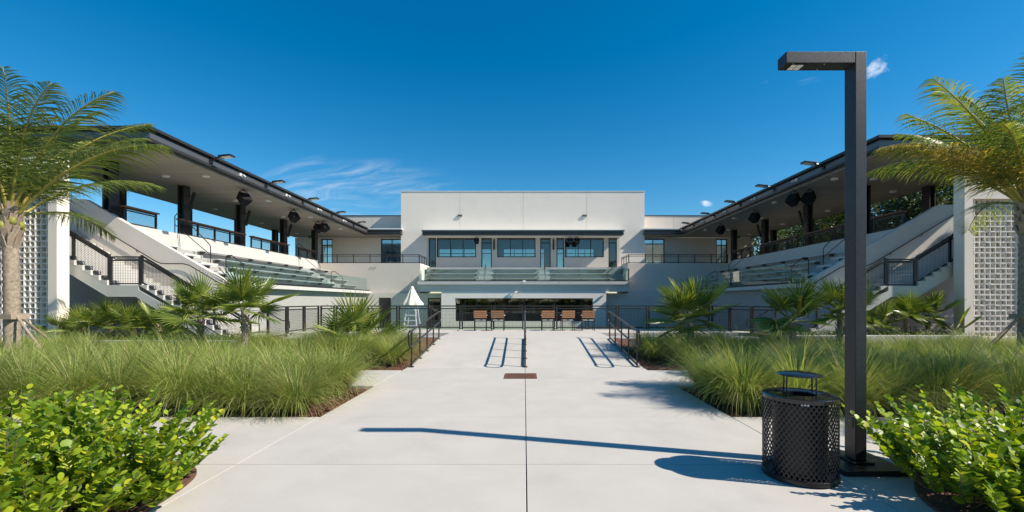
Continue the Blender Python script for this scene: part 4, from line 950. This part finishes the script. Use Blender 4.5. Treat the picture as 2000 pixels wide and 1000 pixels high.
LR = ('touching its base plate', 'tall, first past it along the cross path', 'second past it along the cross path', 'full, in the middle of the bed', 'low at the paving edge', 'deep in the bed behind the full one', 'third past it along the cross path')
for i, (a, b, r, h, n) in enumerate(SR): shrub(a, b, r, h, n, 60 + i, 'round-leaved shrub near the lamp post, ' + LR[i], 'round-leaved shrubs beside the lamp post')

# --- coconut palms
def coco_frond(L, elev, droop, seed, m):
    rnd = random.Random(seed); mb = MB(); n = 16; p = Vector((0, 0, 0)); pts = []; dirs = []; wob = rnd.uniform(-.25, .25)
    for j in range(n + 1):
        t = j / n; a = elev - droop * t ** 1.35; az = wob * t * t
        d = Vector((math.cos(a) * math.cos(az), math.cos(a) * math.sin(az), math.sin(a))); pts.append(p.copy()); dirs.append(d); p = p + d * (L / n)
    nl = 74
    for i in range(nl):
        t = .16 + .84 * (i + .5) / nl; f = t * n; j = min(n - 1, int(f)); q = pts[j].lerp(pts[j + 1], f - j); d = dirs[j]
        up = Vector((0, 0, 1)) - d * d.z; up = up.normalized() if up.length > .1 else Vector((1, 0, 0)); sd = d.cross(up)
        ll = L * .285 * (math.sin(math.pi * min(1, .18 + .82 * t)) ** .6 * .9 + .12) * rnd.uniform(.75, 1.15)
        for sg in (-1, 1):
            fw = .50 + .85 * t + rnd.gauss(0, .16); dr = (sd * sg + d * fw + up * rnd.uniform(.05, .34)).normalized(); pp = q.copy(); k = len(mb.v); w = .0060 * L / 2.6 + .0024
            wv = dr.cross(up * .6 + sd * sg * .5).normalized()
            for s_ in range(5):
                u = s_ / 4; ww = w * (math.sin(math.pi * (.18 + .80 * u)) + .05); mb.v += [tuple(pp - wv * ww), tuple(pp + wv * ww)]
                dr = (dr + Vector((0, 0, -.16 - .34 * u * rnd.uniform(.4, 1.6)))).normalized(); pp = pp + dr * (ll / 4)
            mb.f += [(k + 2 * s_, k + 2 * s_ + 1, k + 2 * s_ + 3, k + 2 * s_ + 2) for s_ in range(4)]
    o = mb.build('frond_source', m, fix=False, smooth=True); me = o.data; bpy.data.objects.remove(o)
    r = MB().tube(pts, [.026 * (1 - .86 * k / n) * L / 2.6 + .002 for k in range(n + 1)], 6); o = r.build('rib_source', 'rachis', fix=False, smooth=True); rm = o.data; bpy.data.objects.remove(o)
    return me, rm
FR = {}
for nm, L, el, dr, sd_, m in (('up', 2.9, 80, 40, 1, 'frond'), ('hi', 3.0, 64, 44, 2, 'frond'), ('mid', 3.0, 50, 58, 3, 'frond'), ('out', 2.8, 24, 65, 4, 'frond'), ('low', 2.5, -5, 62, 5, 'frond'), ('hang', 2.2, -38, 40, 6, 'frond_y'), ('yel', 2.8, 50, 66, 7, 'frond_y'), ('mid2', 2.9, 52, 74, 8, 'frond')):
    FR[nm] = coco_frond(L, R(el), R(dr), sd_, m)
def coconut_palm(loc, ht, rtr, lean, fronds, label, seed, stakes, nuts=True):
    rnd = random.Random(seed); t = thing('coconut_palm', label, 'palm tree', loc); mb = MB(); pts, rs = [], []; n = 46
    for k in range(n + 1):
        u = k / n; z = ht * u; ring = .011 if k % 2 else -.005
        pts.append((lean[0] * u * u, lean[1] * u * u, z)); rs.append(rtr * (1.28 - .28 * min(1, u * 5)) * (1 - .12 * u) + ring)
    mb.tube(pts, rs, 14).build('trunk', 'trunk', t, local=True, smooth=True)
    top = Vector(pts[-1]); cs = MB()
    for k in range(40):      # old leaf-base fibres round the neck
        a = k * 2.4; z = -.75 + .022 * k; q = top + Vector((math.cos(a) * rtr * .85, math.sin(a) * rtr * .85, z)); o_ = q + Vector((math.cos(a) * .10, math.sin(a) * .10, .30)); cs.beam(q, o_, .13, .03, up=(math.cos(a), math.sin(a), .01))
    cs.build('leaf_bases', 'wood', t, local=True)
    if nuts:
        for k in range(7): a = rnd.uniform(0, 6.28); c = top + Vector((math.cos(a) * .19, math.sin(a) * .19, -.12 + rnd.uniform(-.1, .1))); MB().lathe([(.001, .10), (.05, .085), (.075, .03), (.07, -.04), (.04, -.085), (.001, -.10)], tuple(c), 10).build('coconut', 'nut', t, local=True, smooth=True)
    for nm, az, sc in fronds:
        a = R(az); me, rm = FR[nm]; pos = top + Vector((math.cos(a) * .07, math.sin(a) * .07, rnd.uniform(-.05, .12)))
        f = inst(me, 'frond', t, pos, (0, 0, a), sc * (1.36 if rtr > .14 else 1.0)); inst(rm, 'rib', f)
    if stakes:
        B(-rtr - .05, rtr + .05, -rtr - .05, rtr + .05, 1.3, 1.42).build('strap', 'wood', t, local=True)
        for az in stakes:
            a = R(az); MB().tube([(math.cos(a) * (rtr + .04), math.sin(a) * (rtr + .04), 1.36), (math.cos(a) * 1.9, math.sin(a) * 1.9, .0)], .028, 6).build('stake', 'wood', t, local=True)
    return t
YP = 10.8
coconut_palm((X(24, YP), YP, -.05), 3.75, .155, (-.06, 0, 0),
    [('mid', 4, 1.04), ('hi', -10, 1.0), ('hi', 24, .95), ('hi', -32, .92), ('hi', 45, .9), ('up', 70, .95), ('up', -40, .9), ('up', 200, .95), ('hi', -60, .85), ('up', -80, .8), ('hi', 100, .95), ('mid', 70, .9), ('mid2', 120, .95), ('hi', 150, 1.0), ('mid', 180, 1.0), ('out', 205, 1.0), ('mid2', 240, .9), ('hi', 270, .8), ('out', 150, .9), ('hang', 185, .8), ('out', 95, .8)],
    'coconut palm with propped trunk and green coconuts, before the sunlit screen wall', 4, (-18, 100, 215))
YP2 = 10.8
coconut_palm((X(2004, YP2), YP2, -.05), 4.05, .155, (.05, 0, 0),
    [('yel', 178, 1.02), ('yel', 190, .86), ('mid', 172, .92), ('hi', 184, .98), ('hi', 160, .9), ('hi', 208, .85), ('mid2', 150, .88), ('up', 150, .95), ('up', 90, 1.0), ('up', 230, .9), ('up', 300, .95), ('hi', 45, 1.0), ('mid', 20, 1.0), ('mid', 0, 1.0), ('out', -30, 1.0), ('out', 65, .9), ('mid2', -65, .8), ('hi', 120, .9), ('mid', 130, .85), ('hang', 20, .9), ('mid', 215, .8), ('hi', 245, .8), ('mid2', 262, .75)],
    'yellowing coconut palm with a propped trunk beside the shaded staircase screen', 9, (188, 70, 310), nuts=False)
coconut_palm((12.0, 6.55, -.05), 4.0, .155, (.05, 0, 0),
    [('mid', 172, 1.0), ('hi', 190, 1.0), ('hi', 165, .95), ('out', 182, .95), ('mid', 200, .95), ('low', 176, .9), ('up', 90, 1.0), ('hi', 110, 1.0), ('mid', 140, .9), ('hi', 60, 1.0), ('mid', 20, 1.0), ('out', -30, 1.0), ('mid', 240, .9), ('hi', 270, .9), ('out', 300, .9), ('mid2', 330, .9), ('low', 220, .8)],
    'coconut palm whose frond tips reach over the cross path by the lamp post', 19, (188, 70, 310), nuts=False)

# --- fan palms
def fan_mesh(seed, Rr, nseg, pet, span, droop):
    rnd = random.Random(seed); mb = MB(); pts = [(pet * k / 6, 0, -.10 * pet * (k / 6) ** 2) for k in range(7)]
    mb.tube(pts, [.011 - .005 * k / 6 for k in range(7)], 5); c = Vector(pts[-1])
    for i in range(nseg):
        th = -span / 2 + span * i / (nseg - 1); wv = span / (nseg - 1) * .5; L = Rr * (.80 + .20 * math.cos(th * .8)) * rnd.uniform(.92, 1.06); dz = -droop * L * (.35 + .65 * abs(th) / (span / 2)) * rnd.uniform(.6, 1.3)
        def P(a, r, z): return (c.x + r * math.cos(a), c.y + r * math.sin(a), c.z + z + .16 * r * abs(math.sin(a)) )
        k = len(mb.v); mb.v += [P(th, .01, 0), P(th - wv * .9, L * .30, -.014), P(th, L * .32, .018), P(th + wv * .9, L * .30, -.014), P(th - wv * .30, L * .70, dz * .35 - .010), P(th, L * .70, dz * .35 + .010), P(th + wv * .30, L * .70, dz * .35 - .010), P(th + rnd.gauss(0, .02), L, dz)]
        mb.f += [(k, k + 1, k + 2), (k, k + 2, k + 3), (k + 1, k + 4, k + 5, k + 2), (k + 2, k + 5, k + 6, k + 3), (k + 4, k + 7, k + 5), (k + 5, k + 7, k + 6)]
    o = mb.build('fan_source', 'fan', fix=False); me = o.data; bpy.data.objects.remove(o); return me
FM = [fan_mesh(5, .78, 30, .55, R(255), .10), fan_mesh(6, .74, 28, .50, R(240), .28), fan_mesh(7, .82, 32, .60, R(270), .05), fan_mesh(8, .70, 26, .45, R(235), .42)]
def fan_palm(loc, ht, n, label, seed, sc=1.0, grp=None, flower=False, low=-25, hi=82, rt=.075):
    rnd = random.Random(seed); t = thing('fan_palm', label, 'palm', loc, grp)
    if ht > .1:
        pts = [(0.02 * math.sin(k), 0, ht * k / 12 - .1) for k in range(13)]; MB().tube(pts, [rt * (1.1 - .25 * k / 12) + (.008 if k % 2 else 0) for k in range(13)], 10).build('trunk', 'trunk', t, local=True)
        bs = MB()
        for k in range(26): a = k * 2.39; z = .1 + (ht - .2) * k / 26; bs.beam((math.cos(a) * rt * .8, math.sin(a) * rt * .8, z), (math.cos(a) * (rt + .05), math.sin(a) * (rt + .05), z + .15), .05, .012, up=(math.cos(a), math.sin(a), .02))
        bs.build('leaf_bases', 'wood', t, local=True)
    for k in range(n):
        u = (k + .5) / n; el = R(hi + (low - hi) * u ** 1.1) + rnd.gauss(0, .1); az = k * 2.399 + rnd.gauss(0, .25)
        roll = rnd.gauss(0, .28)
        m = Matrix.Rotation(az, 4, 'Z') @ Matrix.Rotation(-el, 4, 'Y') @ Matrix.Rotation(roll, 4, 'X')
        o = bpy.data.objects.new('frond', FM[(3 if el < .1 and k % 2 else k % 3)]); COL.objects.link(o); o.parent = t; o.matrix_local = Matrix.Translation((0, 0, max(.05, ht - .1))) @ m @ Matrix.Scale(sc * rnd.uniform(.85, 1.1), 4)
    if flower:
        f = MB(); 
        for k in range(70): a = rnd.uniform(0, 6.28); z = ht + rnd.uniform(.05, .55); r = rnd.uniform(0, .06); f.lathe([(.001, .02), (.02, 0), (.001, -.02)], (-.05 + r * math.cos(a), -.34 - .1 * (z - ht) + r * math.sin(a), z), 5)
        f.build('flower_spike', 'flower', t, local=True)
    return t
fan_palm((X(478, 11.6), 11.6, .0), 1.55, 14, 'fan palm with stout shaggy trunk before the foot of the sunlit staircase', 1, .95)
fan_palm((X(392, 12.3), 12.3, 0), 1.35, 13, 'bushy fan palm crowding against the lower flight of the sunlit staircase', 2, 1.0)
fan_palm((X(692, 12.9), 12.9, gz(X(692, 12.9), 12.9)), .42, 12, 'low trunkless fan palm with wide spreading leaves in front of the mesh fence', 3, 1.18, low=-5)
fan_palm((X(1348, 13.0), 13.0, .2), 1.05, 16, 'tall leafy fan palm standing before the shaded balcony wing', 14, 1.12, hi=88, low=-30)
fan_palm((X(1548, 11.4), 11.4, 0), 1.28, 13, 'fan palm with a yellow flower spike', 5, .95, flower=True)
fan_palm((X(1640, 13.1), 13.1, 0), 1.45, 14, 'dark fan palm partly hidden behind the lamp post', 6, .95)
for k, (p, y, h, n) in enumerate(((165, 14.75, .45, 8), (215, 15.0, .62, 9), (262, 14.7, .42, 9), (310, 15.0, .55, 8), (130, 14.9, .3, 6))):
    fan_palm((X(p, y), y, .34), h, n, 'young fan palm under the sunlit staircase, ' + ('second', 'third', 'fourth', 'fifth', 'first')[k] + ' from the screen wall', 30 + k, .82, 'young fan palms under the sunlit staircase', low=5, rt=.03)
for k, (p, y, h, n) in enumerate(((1712, 15.7, .4, 8), (1770, 15.8, .75, 9), (1812, 16.0, .75, 8), (1858, 15.5, .12, 4))):
    fan_palm((X(p, y), y, .43), h, n, 'young fan palm under the shaded staircase, ' + ('fourth', 'third', 'second', 'first')[k] + ' from the screen wall', 50 + k, .82, 'young fan palms under the shaded staircase', low=5, rt=.03)
for s, y0, z0, lab in ((-1, 14.25, .34, 'dark leafy ground cover filling the planter under the sunlit staircase'), (1, 15.2, .43, 'dark leafy ground cover filling the planter under the shaded staircase')):
    mb = MB(); r_ = random.Random(77)
    for k in range(3400):
        p = Vector((s * r_.uniform(9.6, 15.45), y0 + r_.uniform(0, 1.3), z0 + abs(r_.gauss(0, .12)))); d = Vector((r_.gauss(0, 1), r_.gauss(0, 1), r_.uniform(.1, 1.2))).normalized() * r_.uniform(.04, .10); q = d.orthogonal().normalized() * .02
        mb.add([p, p + d * .5 + q, p + d, p + d * .5 - q], [(0, 1, 2, 3)])
    o = mb.build('ground_cover', 'cover', fix=False); o['kind'] = 'stuff'; tag(o, lab, 'ground cover')

# --- broadleaf trees and palms beyond the shaded grandstand
def tree_mesh(seed, H, rad):
    r_ = random.Random(seed); tr_ = MB(); tr_.tube([(0, 0, -.5), (.05, 0, H * .2), (.0, .08, H * .45), (.1, 0, H * .7)], [.2, .16, .11, .04], 8); cl_ = []
    for k in range(13):
        a = k * 2.4 + r_.gauss(0, .3); z = H * (.30 + .62 * (k / 13)); rr = rad * (.4 + .6 * math.sin(math.pi * min(.95, .25 + .6 * k / 13))) * r_.uniform(.7, 1.05); e = Vector((math.cos(a) * rr, math.sin(a) * rr, z + r_.uniform(.2, .8)))
        tr_.tube([(0, 0, z * .72), tuple(e * .5 + Vector((0, 0, z * .42))), tuple(e)], [.06, .035, .012], 5); cl_ += [(e, rad * r_.uniform(.22, .36)) for _ in (0,)] + [(e * .7 + Vector((r_.gauss(0, .5), r_.gauss(0, .5), z * .32)), rad * r_.uniform(.2, .34))]
    lv = MB()
    for c, r in cl_:
        for k in range(380):
            v = Vector((r_.gauss(0, 1), r_.gauss(0, 1), r_.gauss(0, .8))); v = v.normalized() * r * r_.random() ** .4; p = c + v; d = (Vector((r_.gauss(0, 1), r_.gauss(0, 1), r_.gauss(-.2, .7)))).normalized() * r_.uniform(.10, .19); q = d.orthogonal().normalized() * .055
            lv.add([p, p + d * .5 + q, p + d, p + d * .5 - q], [(0, 1, 2, 3)])
    a = tr_.build('t', 'bark', smooth=True); b = lv.build('c', 'tree', fix=False); m = (a.data, b.data); bpy.data.objects.remove(a); bpy.data.objects.remove(b); return m
TM = [tree_mesh(1, 8.4, 2.6), tree_mesh(2, 9.2, 2.9), tree_mesh(3, 7.6, 2.8)]
r_ = random.Random(8)
for k, (x, y, v, sc) in enumerate(((24.2, 20.5, 1, 1.15), (23.4, 24.5, 0, 1.2), (24.2, 28, 2, 1.3), (23.6, 31, 1, 1.08), (24.2, 34.5, 0, 1.2), (23.6, 38, 2, 1.25), (24.5, 42, 1, 1.15), (24.5, 17.2, 0, 1.2), (27.5, 23, 2, 1.45), (27.5, 29.5, 1, 1.25), (28, 36, 0, 1.35), (27.5, 44, 2, 1.4))):
    t = thing('broadleaf_tree', 'leafy green tree growing behind the shaded grandstand', 'tree', (x, y, -.5), 'trees behind the shaded grandstand', r_.uniform(0, 6.28)); t.scale = (sc, sc, sc)
    inst(TM[v][0], 'trunk', t); inst(TM[v][1], 'crown', t)
for k, (x, y) in enumerate(((-9, -13), (-3.2, -16), (2.5, -14), (8, -17), (13.5, -13), (-15, -16))):
    t = thing('broadleaf_tree', 'leafy green tree standing across the paving, mirrored in the dark ground-floor windows', 'tree', (x, y, -.5), 'trees across the paving', r_.uniform(0, 6.28)); t.scale = (.95, .95, .62); t.location.z = -1.3
    inst(TM[k % 3][0], 'trunk', t); inst(TM[k % 3][1], 'crown', t)
for k, (x, y, ht) in enumerate(((22.6, 30.5, 5.0), (22.4, 20.2, 6.2), (22.8, 35.5, 4.6))):
    coconut_palm((x, y, -.5), ht, .12, (.1, 0, 0), [('hi', 20 + 47 * q, .85) for q in range(5)] + [('out', 45 + 51 * q, .85) for q in range(7)] + [('low', 10 + 60 * q, .8) for q in range(6)], 'feathery palm among the trees behind the shaded grandstand', 90 + k, None, nuts=False)['group'] = 'palms behind the shaded grandstand'
